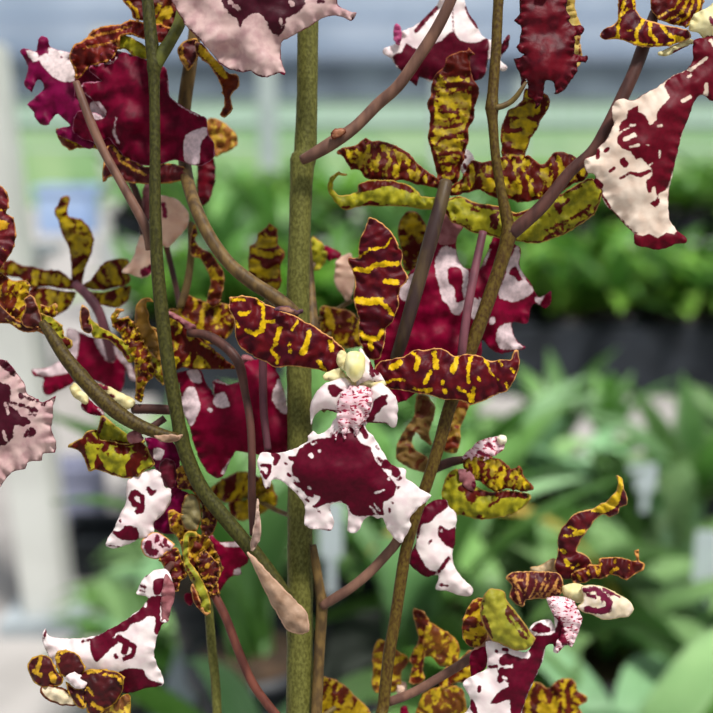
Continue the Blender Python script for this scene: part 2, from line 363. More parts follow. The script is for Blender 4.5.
# ---- top right flower
D = .252
f = flower(700, 45, D, 'orchid flower in the top right corner with a long hanging maroon and cream lip')
K, Lc = Z(570, 0), Z(570, 120)
blade(f, 'petal', K([(245,-20),(320,-20),(330,50),(360,90),(420,110),(480,125),(540,140),(590,150),(605,185),(560,210),(480,230),(400,235),(340,230),(290,210),(230,195),(170,200),(150,180),(165,145),(210,130),(235,100),(240,50)]), D, PET,
  SM(K,(1.4,(275,-10),(262,50),(245,110),(237,195)),(1.2,(235,85),(270,60),(292,45)),(1.4,(290,152),(330,150),(352,125),(365,100)),(1.6,(330,150),(335,215)),(1.6,(400,115),(402,170),(430,205)),(2,(460,130),(490,175),(560,195)),(1.2,(200,196),(300,212),(400,228),(560,205)),(1.3,(318,-10),(322,40))), ruf=1.5, dome=4)
blade(f, 'petal', K([(420,-60),(402,40),(430,80),(470,110),(520,125),(580,132),(620,120),(648,80),(660,30),(650,-60)]), D+.004, PETB,
  SM(K,(1.2,(440,85),(520,40),(570,-30)),(1.2,(475,108),(560,60),(600,-30)),(1.3,(520,124),(590,80),(625,-30)),(1.6,(580,130),(630,90),(650,-30))), ruf=1.5, dome=3)
blade(f, 'column', K([(610,80),(640,60),(680,40),(713,15),(790,-20),(800,260),(700,215),(660,190),(640,165),(590,150)]), D-.002, CRM, SM(K,(2,(700,90),(715,120)),(2,(690,185),(740,190))), dome=8, domer=14)
blade(f, 'sepal', K([(437,262),(465,250),(500,233),(560,208),(600,193),(625,205),(575,235),(530,258),(500,275),(460,280)]), D+.001, CRM, SM(K,(1.6,(520,262),(560,240),(600,225))), dome=2, domer=4)
blade(f, 'lip', [(693,43),(700,38),(730,40),(730,98),(712,101),(703,95),(698,97),(693,105),(688,119),(682,134),(677,155),(671,182),(669,190),(668,206),(670,220),(678,231),(686.5,238),(686,243),(676,244),(666,248),(656,250),(644,247),(635,244.5),(634,234),(630,230),(622,222),(614,212),(607,206),(602,198),(602,190),(594,182),(596,178),(594,174),(587,173),(584,165),(585,159),(596,154),(597,149),(600,146),(606,140),(614,125),(612,118),(611.5,109),(615,101),(622,98.5),(634,100),(646,93),(656,88),(664,82),(674,75),(686,70),(693,60)], D-.002, LIPC,
  PM(lambda q: q,[(664,86),(670,97),(664,104),(658,112),(656,120),(650,125),(646,116),(639,112),(638,106),(628,111),(626,118),(621,122),(618,134),(617,143),(625,150),(631,152),(636,160),(641,158),(647,164),(652,170),(652,176),(646,182),(647,190),(650,194),(654,186),(657,198),(649,203),(656,207.5),(660,202),(658,194),(666,190),(670,182),(677,155),(682,134),(688,119),(693,105),(698,97),(703,95),(712,101),(735,98),(735,30),(695,36),(692,60),(686,70),(674,75),(668,80)],
   [(634,234),(642,236),(650,234),(658,238),(666,233),(674,234),(678,231),(690,238),(688,246),(676,248),(666,251),(656,253),(644,250),(632,246)])+
  SM(Lc,(3.6,(265,205),(275,222)),(1.6,(200,255),(220,240)),(1.8,(255,290),(280,275),(300,265),(350,275),(400,255)),(2,(140,150),(138,185)),(1.8,(175,155),(192,140)),(3.4,(132,310),(150,325)),(1.4,(150,365),(175,400),(210,450)),(1,(210,450),(250,490),(300,545),(330,565))),
  sub=SM(K,(1.6,(562,502),(600,482)),(1.2,(590,382),(602,378)),(1.3,(440,628),(456,626)),(2.2,(275,695),(320,672)),(1.1,(245,665),(290,640)),(1.2,(305,625),(325,622)),(1.4,(600,350),(640,320),(680,290)),(2,(680,420),(678,470)),(1.6,(700,200),(720,230)))+SM(Lc,(1.5,(300,135),(340,125)),(1.3,(447,155),(447,185)),(1,(385,125),(395,125)),(.9,(385,235),(410,215))),
  ctrl=[(700,70,4),(665,120,9),(640,150,5),(590,165,-4),(660,240,-6),(612,105,-8)], dome=6, domer=16, ruf=1.2, lowf=3, step=1.9)
tube(f, 'pedicel', [(655,12,10,D+.006),(645,42,13,D+.005),(634,72,13,D+.004),(619,104,13,D+.004),(607,128,13,D+.004),(592,152,12,D+.005),(570,172,12,D+.006),(545,203,13,D+.007),(525,222,14,D+.008),(510,234,15,D+.009)], PEDD)

# ---- lip hanging into the top edge
D = .250
f = flower(262, -20, D, 'large pale pink lip with a maroon centre hanging over the top of thick stem')
M, N = Z(100, 0), Z(243, 0)
blade(f, 'lip', [(165,-10),(171,0),(180,16),(188,28),(200,40),(212,54),(224,66),(236,71),(243,72),(251,71),(257,76),(267,77),(279,73),(285.5,73.5),(283,66),(281,56),(281,43),(289,38),(299,32),(311,26),(323,18),(333,16),(343,17),(352,21),(356,14),(347,10),(339,6),(337,0),(330,-30),(290,-70),(220,-70),(175,-40)], D, LIPP,
  PM(lambda q: q,[(221,-5),(223,5),(228,12),(238,20),(240,30),(244,20),(251,14),(262,14),(267,24),(273,34),(279,36),(285,26),(287,18),(299,12),(305,4),(304,-5),(296,-30),(225,-30)])+SM(N,(2.2,(375,5),(400,5)),(1,(0,356),(40,356),(70,378),(120,385),(180,366),(212,370)),(1.2,(550,72),(542,100)),(1,(520,0),(555,-2)))+SM(M,(1,(400,85),(440,140),(500,200)),(1.2,(640,345),(700,350))),
  sub=SM(N,(1.4,(188,100),(192,130)),(2,(235,10),(245,20)))+SM(M,(1.8,(648,10),(690,45))),
  ctrl=[(210,35,7),(236,55,-9),(248,50,9),(266,60,8),(282,50,-9),(300,25,6),(335,8,6),(262,0,10),(190,10,-2)], dome=4, domer=12, ruf=1.8, lowf=4)
blade(f, 'column', [(250,-45),(262,-60),(275,-48),(272,-20),(262,-10),(252,-22)], D-.004, CRM, dome=4)
tube(f, 'pedicel', [(262,-45,8,D),(290,-70,9,D+.006),(330,-80,9,D+.012)], PEDI)

# ---- flower seen from behind, upper centre, its lip hanging below
D = .268
f = flower(446, 186, D, 'orchid bloom seen from behind above the central bloom, olive petals on a dark stalk')
T, P_, Sx, Rx = Z(430, 220), Z(370, 0), Z(320, 100), Z(460, 100)
blade(f, 'sepal', P_([(410,270),(450,255),(485,252),(493,237),(520,275),(500,282),(500,340),(520,400),(545,440),(540,490),(520,540),(520,590),(490,640),(495,690),(475,760),(455,830),(430,910),(345,910),(325,830),(300,740),(290,690),(295,640),(300,580),(285,520),(300,480),(310,420),(325,370),(370,330),(380,290)]), D, OLI,
  PM(P_,[(380,270),(480,240),(520,270),(500,340),(480,370),(420,385),(360,372),(350,340)])+SM(P_,(3.5,(390,425),(480,425)),(2.5,(360,690),(420,680)),(3.4,(300,480),(305,560)),(3,(520,440),(515,560)),(2,(350,560),(440,560)),(2,(350,770),(450,760)),(1.6,(360,820),(440,815)),(1.5,(370,860),(430,860))),
  auto=bands(.1, 1, 8, .6, 4, .8), dome=3, ctrl=[(455,60,6),(450,120,0),(446,185,-4)], ruf=2)
blade(f, 'petal', Sx([(85,260),(110,240),(180,225),(225,190),(260,205),(310,205),(360,220),(400,240),(440,260),(470,300),(520,345),(560,370),(605,410),(590,440),(540,430),(480,420),(420,400),(350,400),(290,400),(230,390),(200,350),(150,340),(120,290)]), D+.001, OLI,
  auto=bands(1, .1, 10, -.1, 3.2, 1.), dome=4, ruf=2.6, rlen=9)
blade(f, 'sepal', Sx([(135,368),(95,375),(72,400),(65,440),(90,475),(140,470),(185,455),(190,420),(250,400),(350,400),(430,420),(480,450),(510,480),(590,490),(580,540),(500,545),(420,530),(300,530),(210,530),(130,548),(95,530),(50,475),(38,430),(50,385),(90,362)]), D-.001, OLIG,
  PM(Sx,[(185,415),(300,400),(420,415),(480,465),(430,455),(350,430),(300,435),(230,460),(185,455)],[(210,532),(240,505),(280,505),(305,532)])+SM(Sx,(1,(300,530),(440,530)),(1.5,(100,540),(150,535))), dome=4, domer=6, ruf=1.6, ctrl=[(330,185,-3),(380,200,3),(440,200,-2)])
blade(f, 'petal', Rx([(-60,440),(0,400),(30,350),(60,300),(110,310),(160,300),(220,280),(300,280),(350,280),(400,320),(430,310),(460,270),(500,255),(550,270),(600,300),(640,350),(620,400),(560,420),(500,460),(440,490),(380,500),(300,510),(240,490),(180,490),(100,450),(40,460),(-40,480)]), D+.001, OLI,
  auto=bands(1, -.1, 11, -.1, 3.2, 1.), dome=4, ruf=2.8, rlen=11)
blade(f, 'sepal', Rx([(-80,500),(0,480),(60,505),(120,520),(200,530),(280,560),(350,540),(420,500),(520,460),(600,410),(660,390),(713,440),(700,500),(670,570),(600,620),(540,660),(470,690),(400,713),(340,713),(270,700),(200,690),(120,670),(60,660),(10,630),(-50,600),(-80,540)]), D-.001, OLIG,
  SM(Rx,(2.4,(40,495),(100,525),(200,540)),(2.6,(280,570),(350,555),(430,510)),(2,(480,480),(600,430)),(1.4,(430,650),(560,590),(640,540)),(2,(0,640),(40,660)),(2,(680,400),(700,440))), auto=bands(1, .2, 20, .75, 1.8, 1.), dome=5, ruf=2.2, rlen=18)
blade(f, 'lip', T([(60,-60),(160,-60),(170,30),(135,80),(132,150),(145,200),(170,240),(200,243),(245,245),(285,160),(315,85),(350,80),(440,128),(455,160),(445,220),(460,260),(500,310),(525,362),(540,385),(575,375),(605,352),(602,420),(570,440),(530,415),(505,430),(495,470),(485,515),(410,510),(415,560),(430,600),(475,640),(420,655),(350,665),(300,640),(260,600),(250,700),(150,760),(0,800),(-120,900),(-220,900),(-280,700),(-240,560),(-180,480),(-225,500),(-205,400),(-150,320),(-80,240),(-30,200),(20,150),(45,60)]), D+.006, LIPR,
  PM(T,[(70,130),(130,150),(150,210),(190,250),(190,300),(170,420),(150,472),(110,465),(90,420),(60,400),(45,340),(25,250),(30,190)],[(210,390),(265,400),(240,490),(198,480)],[(400,190),(440,120),(455,220),(480,300),(520,350),(470,390),(420,410),(350,390),(345,350),(370,290),(385,230)],[(250,240),(290,150),(305,140),(275,220)],[(345,530),(410,515),(430,600),(475,640),(360,645),(328,590)],[(525,385),(575,365),(560,400),(540,430)],[(295,495),(320,480),(325,510),(300,525)])+PM(B,[(500,345),(490,420),(440,500),(402,492),(395,450),(430,395)]),
  sub=PM(T,[(90,240),(138,238),(160,262),(166,300),(158,345),(166,395),(130,412),(120,340),(90,310)],[(400,245),(430,232),(445,270),(465,300),(435,305),(420,280),(395,275)],[(562,395),(610,350),(600,430),(565,440)])+SM(T,(1.2,(235,385),(238,390))), ctrl=[(440,230,-2),(470,290,8),(530,280,4),(545,300,-4),(400,340,4),(440,360,6),(530,345,-2)], dome=6, domer=14, ruf=2, lowf=5)
blade(f, 'lip_claw', T([(30,-70),(150,-70),(165,20),(140,80),(120,120),(60,125),(30,100),(20,20)]), D+.004, PINKT, dome=3)
blade(f, 'column', Rx([(-5,250),(50,250),(72,300),(70,345),(40,370),(0,350)]), D+.003, LIPW, SM(Rx,(1.6,(20,320),(30,340)),(1.4,(15,280),(30,285))), dome=3)
tube(f, 'pedicel', [(446,182,13,D-.003),(441,203,14,D-.005),(432,235,15,D-.006),(422,270,14,D-.006),(412,305,14,D-.006),(402,340,13,D-.004),(396,358,12,D)], plain('dark_pedicel_skin', '50402a', '382826', 300, .5, 0, .3, .2, (1, 1, .25)))

# ---- hanging dark lip at top with olive petal under it
D = .262
f = flower(540, -15, D, 'flower with a long plain dark maroon lip hanging beside the thin upright stem')
Q = Z(470, 0)
blade(f, 'sepal', Rx([(310,0),(330,-60),(440,-20),(448,30),(430,60),(400,110),(380,150),(350,200),(330,260),(310,310),(220,310),(205,220),(205,160),(215,110),(240,50),(280,30)]), D+.008, OLI,
  SM(Rx,(3.4,(225,70),(235,150)),(3,(420,0),(410,60)),(3,(225,250),(300,260))), auto=bands(.1, 1, 15, .9, 1.4, .8), dome=3)
blade(f, 'petal', Q([(470,-40),(520,-40),(525,40),(535,80),(555,130),(550,200),(560,285),(540,330),(500,300),(480,150)]), D+.003, petal_mat('d8c070', 'c8a850', '8a4018', 'd8a860', .8, .35), SM(Q,(1.6,(545,130),(550,270))), dome=2)
blade(f, 'lip', Q([(250,-60),(248,0),(245,70),(220,105),(250,125),(255,160),(245,215),(228,235),(255,264),(272,272),(250,285),(223,292),(225,320),(245,360),(255,400),(262,425),(285,400),(290,480),(320,500),(330,545),(345,520),(365,480),(370,430),(380,400),(415,410),(425,440),(430,470),(470,450),(510,390),(538,350),(535,312),(580,307),(586,285),(550,275),(520,265),(525,200),(520,180),(560,170),(572,145),(550,125),(510,125),(490,100),(500,80),(480,50),(478,-60)]), D, LIPX,
  SM(Q,(.6,(280,400),(270,425)),(.6,(385,402),(378,420)),(.8,(430,466),(436,460))), ctrl=[(545,20,3),(545,60,8),(530,95,-3)], dome=4, domer=10, ruf=2.2, rlen=8, lowf=4)
blade(f, 'column', Q([(330,-120),(380,-130),(410,-90),(390,-40),(340,-40)]), D-.003, CRM, dome=4)
tube(f, 'pedicel', [(545,-20,8,D+.004),(560,-40,9,D+.012),(600,-60,9,D+.018)], PEDI)

# ---- pale lip behind, top centre
D = .276
f = flower(452, -10, D, 'white and purple lip seen from behind, crossed by a slanting brown stalk')
blade(f, 'lip', P_([(360,-60),(345,0),(300,60),(220,130),(160,155),(150,200),(135,215),(70,243),(68,268),(105,290),(130,330),(160,360),(230,430),(245,385),(300,405),(340,395),(440,420),(540,400),(575,370),(590,300),(625,300),(640,340),(670,355),(685,335),(650,300),(660,270),(690,235),(690,170),(650,225),(600,200),(560,180),(530,120),(490,60),(470,0),(460,-60)]), D, LIPW,
  PM(P_,[(410,155),(450,200),(520,215),(588,190),(592,260),(575,380),(540,410),(340,405),(245,390),(230,440),(160,365),(110,285),(160,255),(180,212),(230,240),(300,220),(360,200)],[(650,225),(692,165),(695,235),(660,280),(640,260)])+SM(P_,(2.4,(330,40),(270,105),(230,155)),(2.8,(485,40),(505,85),(540,130)),(.7,(410,-40),(415,150))), dome=5, ruf=2)
blade(f, 'side_lobe', P_([(115,155),(130,118),(150,130),(160,170),(150,220),(135,215),(118,195)]), D-.002, petal_mat('b8487a', 'a03a68', '6a0828', 'c86a90', .8, .3), dome=2)
blade(f, 'column', P_([(385,-130),(440,-130),(450,-60),(420,-10),(390,-50)]), D-.003, CRM, dome=4)

# ---- big dark lip, top left, and the purple lip next to it
D = .268
f = flower(150, 40, D, 'large dark maroon lip seen from behind at upper left, under crinkled brown petals')
m3, Lq = Z(0, 0, 2.971), Z(0, 0)
blade(f, 'lip', m3([(300,160),(345,150),(400,165),(440,180),(490,200),(500,240),(505,285),(540,315),(590,340),(612,350),(620,400),(637,430),(633,470),(600,492),(565,488),(520,475),(470,490),(420,490),(370,465),(340,430),(320,410),(290,425),(240,410),(215,385),(230,330),(285,335),(310,345),(278,300),(240,268),(250,245),(300,240),(265,212),(268,195),(330,182)]), D, LIPD,
  PM(m3,[(545,440),(550,405),(575,388),(618,378),(615,400),(595,430),(592,485),(560,490),(548,475)],[(268,305),(295,302),(316,330),(308,350),(282,356),(265,340)])+SM(m3,(1.1,(345,348),(338,395),(352,425)),(.7,(348,170),(335,186),(270,196)),(.7,(262,212),(300,240),(245,248),(240,268),(275,298)),(1.2,(500,240),(506,285),(540,315),(590,342))),
  sub=SM(m3,(1.8,(625,415),(630,450))), ctrl=[(85,140,-6),(130,100,8),(200,110,-4),(160,160,-5),(205,150,4)], dome=5, domer=14, ruf=2.2, lowf=5)
blade(f, 'side_lobe', m3([(225,215),(262,190),(300,172),(350,200),(360,300),(350,440),(300,430),(245,400),(222,300)]), D+.003, LIPD,
  PM(m3,[(270,305),(292,298),(316,325),(310,350),(285,356),(266,335)]), dome=4)
blade(f, 'petal', Lq([(345,275),(370,220),(400,210),(430,190),(450,160),(500,135),(550,125),(600,120),(650,100),(713,110),(800,120),(860,150),(840,215),(740,200),(700,190),(650,170),(600,180),(590,240),(560,290),(500,315),(440,335),(385,400),(372,340),(348,305)]), D-.002, petal_mat('7a1c10', '5a0f12', 'c8842c', 'd08a3c', 1.3, .3), SM(Lq,(1.2,(430,195),(500,170),(560,160),(660,125)),(1,(420,240),(520,220),(580,200))), dome=3, ruf=3.4, rlen=9, lowf=6)
blade(f, 'petal', M([(80,170),(120,170),(200,210),(235,240),(235,290),(180,290),(130,245),(90,245)]), D-.001, OLIG, SM(M,(1.4,(100,240),(160,260))), dome=2)
blade(f, 'petal', M([(110,-20),(125,20),(150,40),(165,95),(200,100),(240,100),(240,-20)]), D+.002, PETB, SM(M,(1.6,(140,10),(180,50),(190,90))), dome=2)
blade(f, 'petal', M([(255,-20),(345,-20),(400,90),(380,150),(335,200),(290,190),(262,120)]), D+.001, BRN, PM(M,[(330,30),(365,50),(350,90),(310,100),(325,190),(290,180),(270,120),(300,70)])+SM(M,(2,(300,20),(280,60))), dome=3, ruf=2.4)
blade(f, 'petal', M([(400,220),(440,198),(480,190),(492,240),(480,300),(440,350),(405,310),(385,255)]), D+.001, petal_mat('561012', '3c0a0c', 'b8862a', 'c08a3a', 1.2, .2), SM(M,(1.2,(410,225),(405,270),(440,330))), dome=3)
blade(f, 'petal', M([(475,205),(520,228),(560,278),(610,328),(645,368),(693,378),(692,430),(672,452),(650,480),(662,545),(622,582),(597,572),(622,520),(610,450),(585,385),(540,318),(485,270)]), D-.002, BRN,
  PM(M,[(490,215),(560,275),(620,340),(635,390),(600,380),(540,310),(495,270)]), sub=None or (), dome=2, ruf=2.2, rlen=10, ctrl=[(205,55,3),(232,90,-5),(225,112,2)])
blade(f, 'sepal', m3([(325,430),(400,455),(430,495),(500,485),(562,505),(550,530),(500,545),(430,547),(370,540),(330,525),(310,540),(303,515),(308,492)]), D+.002, petal_mat('5c1016', '400c12', 'b8862a', 'b47a38', 1.2, .2), SM(m3,(1.6,(340,440),(360,480),(430,520)),(1.2,(350,460),(420,490))), dome=3, ruf=2)
tube(f, 'pedicel', [(76,82,7,D-.003),(88,115,9,D-.004),(103,150,9,D-.004),(122,184,9,D-.004),(145,226,10,D-.004),(150,250,9,D-.003)], PEDI)
f = flower(75, 90, .272, 'purple lip with a white upper lobe at far upper left, beside the large dark lip')
blade(f, 'lip', Lq([(100,255),(120,240),(180,255),(190,200),(205,180),(237,188),(250,230),(290,250),(350,265),(390,340),(420,420),(450,480),(480,600),(460,740),(380,713),(330,690),(285,670),(280,645),(350,625),(290,570),(260,590),(235,625),(200,620),(170,580),(170,560),(135,520),(170,490),(220,440),(200,400),(180,408),(160,460),(145,450),(120,420),(130,380),(140,330),(120,290)]), .272, LIPG,
  PM(Lq,[(130,246),(182,260),(192,300),(165,308),(140,280)],[(245,235),(350,262),(390,350),(378,400),(320,408),(260,380),(200,310),(190,285),(215,275),(235,265)]), sub=SM(Lq,(1.5,(232,245),(238,262)),(1.1,(300,286),(312,288)),(1,(340,290),(342,295))), dome=4, ruf=2)
blade(f, 'sepal', m3([(165,382),(200,400),(240,415),(280,425),(300,440),(230,440),(210,448),(180,425)]), .274, BRN, SM(m3,(1.4,(180,400),(230,430),(280,432))), dome=2)
tube(f, 'pedicel', [(88,120,7,.278),(110,150,7,.284),(135,190,7,.286),(144,235,7,.286)], PEDD)

# ---- pink-beige lip piece hanging behind the left upright stem
D = .285
f = flower(150, 195, D, 'small blurred beige and white lip hanging behind the left upright stem')
n3 = Z(120, 180)
blade(f, 'lip', n3([(180,80),(260,85),(300,110),(345,170),(335,230),(290,290),(240,335),(205,330),(170,420),(155,470),(110,492),(60,472),(8,455),(60,400),(95,290),(130,250),(160,150)]), D, BEIG, SM(n3,(2.4,(215,120),(225,180)),(4,(120,462),(160,440))), dome=5, ruf=2)
blade(f, 'column', n3([(120,20),(150,10),(160,80),(150,180),(130,190),(110,100)]), D+.002, PINKT, dome=3)
D = .283
f = flower(215, 300, D, 'blurred flower with a hooked mottled petal between the slender and the thick stem')
blade(f, 'sepal', n3([(370,222),(388,268),(372,300),(410,345),(450,360),(480,400),(517,460),(515,540),(490,622),(430,645),(440,560),(452,500),(430,440),(400,390),(355,375),(352,280)]), D, BRN, auto=bands(.1, 1, 9, 0.60, 0, .9), dome=3, ruf=2)
blade(f, 'petal', n3([(320,570),(400,600),(540,620),(575,680),(560,760),(480,820),(330,800),(280,700)]), D+.002, BRN, auto=bands(1, .3, 11, 0.30, 0, 1.), dome=3, ruf=2.5)
blade(f, 'petal', n3([(250,640),(300,650),(320,720),(280,800),(200,760),(190,680)]), D+.004, BRN, auto=bands(1, .3, 9, 0.50, 0, 1.), dome=3)
tube(f, 'pedicel', [(191,222,6,D+.004),(191,255,7,D+.003),(187,285,8,D+.002),(180,308,8,D+.001)], PEDO)
tube(f, 'pedicel', [(166,245,6,D+.006),(172,270,6,D+.006),(178,296,6,D+.005),(180,308,6,D+.003)], PEDD)

# ---- far left blurred flower
D = .300
f = flower(76, 288, D, 'blurred flower with an upright mottled petal in front of the white post')
d3, e3 = Z(0, 180), Z(0, 300)
blade(f, 'sepal', d3([(320,80),(345,85),(345,110),(335,150),(345,185),(400,195),(440,230),(467,290),(455,360),(425,440),(400,530),(360,530),(355,430),(345,340),(310,270),(290,200),(270,160),(290,115)]), D, OLI, auto=bands(.1, 1, 15, .35, .8, .7), dome=3)
blade(f, 'petal', d3([(-20,420),(60,400),(110,430),(160,430),(230,450),(290,450),(350,490),(385,540),(320,545),(230,530),(140,540),(100,490),(30,480),(-20,470)]), D, OLI, auto=bands(1, .1, 11, .1, 2.4, .9), dome=3, ruf=2.4)
blade(f, 'sepal', d3([(150,545),(240,540),(330,555),(380,560),(360,610),(330,650),(270,680),(200,690),(150,640)]), D, OLI, auto=bands(1, -.1, 11, .2, 1, .9), dome=3, ruf=2)
blade(f, 'petal', d3([(400,530),(450,500),(480,460),(520,410),(580,395),(640,400),(640,460),(640,520),(560,540),(480,550)]), D, OLI, auto=bands(1, -.3, 12, .1, 1.4, .9), dome=3, ruf=2.4)
blade(f, 'sepal', d3([(420,550),(500,560),(640,530),(640,590),(590,640),(530,630),(450,600)]), D, OLI, auto=bands(1, 0, 12, .3, 1, .8), dome=3, ruf=2)
blade(f, 'lip', e3([(330,150),(400,160),(450,185),(490,190),(540,210),(610,250),(660,330),(685,400),(650,400),(620,340),(622,400),(600,460),(560,450),(500,415),(450,400),(380,405),(340,430),(240,478),(213,450),(215,390),(168,380),(160,345),(230,340),(300,305),(340,330)]), D+.001, LIPR,
  PM(e3,[(165,340),(300,295),(345,355),(260,378),(190,370)],[(470,190),(530,205),(575,290),(545,310),(495,255)],[(560,225),(610,250),(660,320),(690,410),(655,410),(630,340),(590,290)],[(310,140),(390,150),(390,250),(360,330),(320,300)]), dome=5, ruf=2)
tube(f, 'pedicel', [(75,284,9,D-.004),(88,296,10,D-.006),(99,312,10,D-.007),(106,335,10,D-.006),(112,360,9,D-.003)], PEDP)
# ---- left edge single petal and the crinkled flower in front
f = flower(-12, 250, .262, 'dark red rounded petal with a yellow spot cut by the left edge')
blade(f, 'petal', d3([(-80,10),(-10,22),(20,45),(45,90),(42,140),(30,165),(65,190),(80,240),(72,330),(40,390),(-5,455),(-80,470)]), .262, petal_mat('6c1018', '50101c', 'd9a41c', 'c8884a', .8), PM(d3,[(-30,205),(20,200),(45,215),(20,245),(-30,250)])+SM(d3,(.8,(0,330),(40,355)),(.9,(-10,150),(35,150))), dome=5, ruf=1.5)
blade(f, 'column', d3([(-130,220),(-90,200),(-70,240),(-80,300),(-120,290)]), .261, CRM, dome=3)
D = .266
f = flower(36, 320, D, 'crinkled brown and yellow flower at the tip of the lower left branch')
blade(f, 'petal', d3([(-30,470),(20,470),(60,500),(120,500),(150,520),(140,600),(190,640),(205,700),(215,755),(150,752),(110,748),(60,720),(0,700),(-30,690)]), D, BRN, auto=bands(.8, .5, 9, 0.40, 0, 1.), dome=3, ruf=3, rlen=9, lowf=7)
blade(f, 'petal', d3([(120,590),(150,570),(165,580),(185,620),(208,690),(212,745),(130,735),(105,700),(125,645)]), D-.003, petal_mat('4c1410', '38100e', 'c49a26', 'c98c50', .9, .2), dome=4)
blade(f, 'petal', e3([(-20,10),(60,80),(130,120),(190,130),(235,160),(250,185),(190,158),(140,162),(90,150),(50,118),(-20,108)]), D-.002, petal_mat('4c1a10', '38100e', 'a8862a', 'b8783c', .9, .2), SM(e3,(1,(30,95),(100,135))), dome=3)
blade(f, 'petal', e3([(205,70),(260,90),(310,130),(320,180),(355,200),(350,240),(310,245),(290,210),(240,180),(215,130)]), D-.001, OLIG, PM(e3,[(300,195),(330,190),(350,215),(330,240),(305,225)]), auto=bands(.8, .5, 10, .8, .6, .9), dome=3, ruf=2)
blade(f, 'petal', e3([(200,20),(240,30),(275,15),(285,60),(260,90),(215,70)]), D+.002, BRN, auto=bands(1, 0, 7, 0.10, 0, 1.), dome=3, ruf=2)

# ---- left edge white lip
D = .250
f = flower(-25, 405, D, 'frilled white lip with dark purple streaks entering from the left edge')
k3 = Z(0, 330, 2.971)
blade(f, 'lip', k3([(-90,60),(-20,80),(0,88),(20,92),(45,120),(60,140),(75,165),(80,190),(100,200),(125,215),(150,205),(165,200),(158,225),(157,262),(152,290),(166,335),(163,362),(145,365),(125,370),(125,388),(100,390),(80,397),(75,412),(40,420),(18,440),(-5,470),(-90,480)]), D, LIPP,
  PM(k3,[(-60,150),(15,160),(30,172),(32,205),(28,222),(50,235),(58,252),(85,262),(92,275),(70,285),(48,282),(38,300),(42,312),(20,338),(2,345),(-60,380)],[(0,85),(25,95),(46,122),(42,140),(22,125),(0,108)])+SM(k3,(4,(95,300),(92,308)),(1.6,(75,315),(82,300)),(1.8,(60,190),(62,200)),(1.5,(30,215),(70,225),(110,240)),(1.6,(125,222),(148,205)),(1.4,(85,250),(105,252)),(1.4,(90,238),(100,240)),(.9,(60,195),(90,205),(110,210)),(2,(25,305),(35,315))),
  sub=SM(k3,(1,(15,215),(25,250)),(1,(10,300),(20,330))), ctrl=[(0,430,4),(45,400,6),(20,460,-3)], dome=4, ruf=2.4, rlen=11, rin=9, lowf=3)
blade(f, 'column', [(-45,395),(-38,385),(-28,390),(-30,405),(-40,410)], D-.003, CRM, dome=3)

# ---- crinkled flower left of centre, behind the left stem; its dark red lip
D = .272
f = flower(150, 350, D, 'shrivelled brown and yellow flower on the left upright stem with twisted narrow petals')
c3, b3 = Z(70, 300), Z(170, 330)
blade(f, 'petal', c3([(65,25),(92,50),(102,100),(112,150),(97,168),(60,150),(48,100),(48,60)]), D-.006, petal_mat('4c1210', '38100e', 'c49a26', 'd09a5c', 1.0, .2), dome=4)
blade(f, 'petal', c3([(92,88),(130,120),(180,150),(230,180),(290,225),(325,300),(290,312),(250,252),(200,205),(150,192),(110,182)]), D-.005, OLIG, SM(c3,(2,(170,175),(230,205),(290,290))), dome=3)
blade(f, 'petal', c3([(205,75),(235,48),(265,45),(240,70),(232,100),(290,88),(330,130),(360,180),(380,230),(410,270),(405,320),(432,360),(400,400),(370,440),(362,500),(325,495),(330,420),(322,360),(318,300),(280,230),(250,170),(212,130)]), D-.004, BRN, auto=bands(.7, .6, 8, 0.30, 1.1, 1.2), dome=3, ruf=3.4, rlen=8, lowf=7)
blade(f, 'petal', c3([(330,30),(345,5),(372,-10),(400,-8),(410,10),(385,10),(380,30),(392,70),(400,120),(440,190),(445,300),(380,240),(330,150),(322,80)]), D-.003, petal_mat('8a6420', '74501c', '4c1a10', 'c08a3c', 1.0, .3), dome=5, domer=7)
blade(f, 'petal', c3([(380,140),(440,150),(455,300),(470,420),(420,380),(400,300),(370,240)]), D, OLIG, auto=bands(.8, .5, 9, .2, .8, 1.), dome=3, ruf=2)
blade(f, 'petal', c3([(488,62),(540,85),(600,115),(632,145),(620,175),(700,230),(790,310),(830,340),(740,345),(620,345),(560,335),(520,350),(495,300),(486,200)]), D+.001, OLI, PM(c3,[(500,180),(560,170),(600,200),(700,250),(800,330),(700,320),(600,230),(540,220)]), auto=bands(.8, .3, 12, .3, 1., 1.), dome=4, ruf=2.6)
blade(f, 'sepal', c3([(485,52),(520,66),(570,95),(625,130),(628,158),(585,150),(540,108),(488,82)]), D-.002, PINKT, SM(c3,(2,(495,85),(540,110),(560,130))), dome=2)
tube(f, 'pedicel', [(188,333,8,D-.002),(202,334,9,D-.003),(216,340,10,D-.004),(231,352,10,D-.006),(240,367,10,D-.007),(245,392,8,D-.008),(250,420,8,D-.009),(252,455,8,D-.009),(252,500,8,D-.009),(254,535,9,D-.009)], PEDD)
tube(f, 'pedicel', [(133,409,10,D-.003),(150,409,10,D-.004),(170,410,10,D-.004)], PEDD)

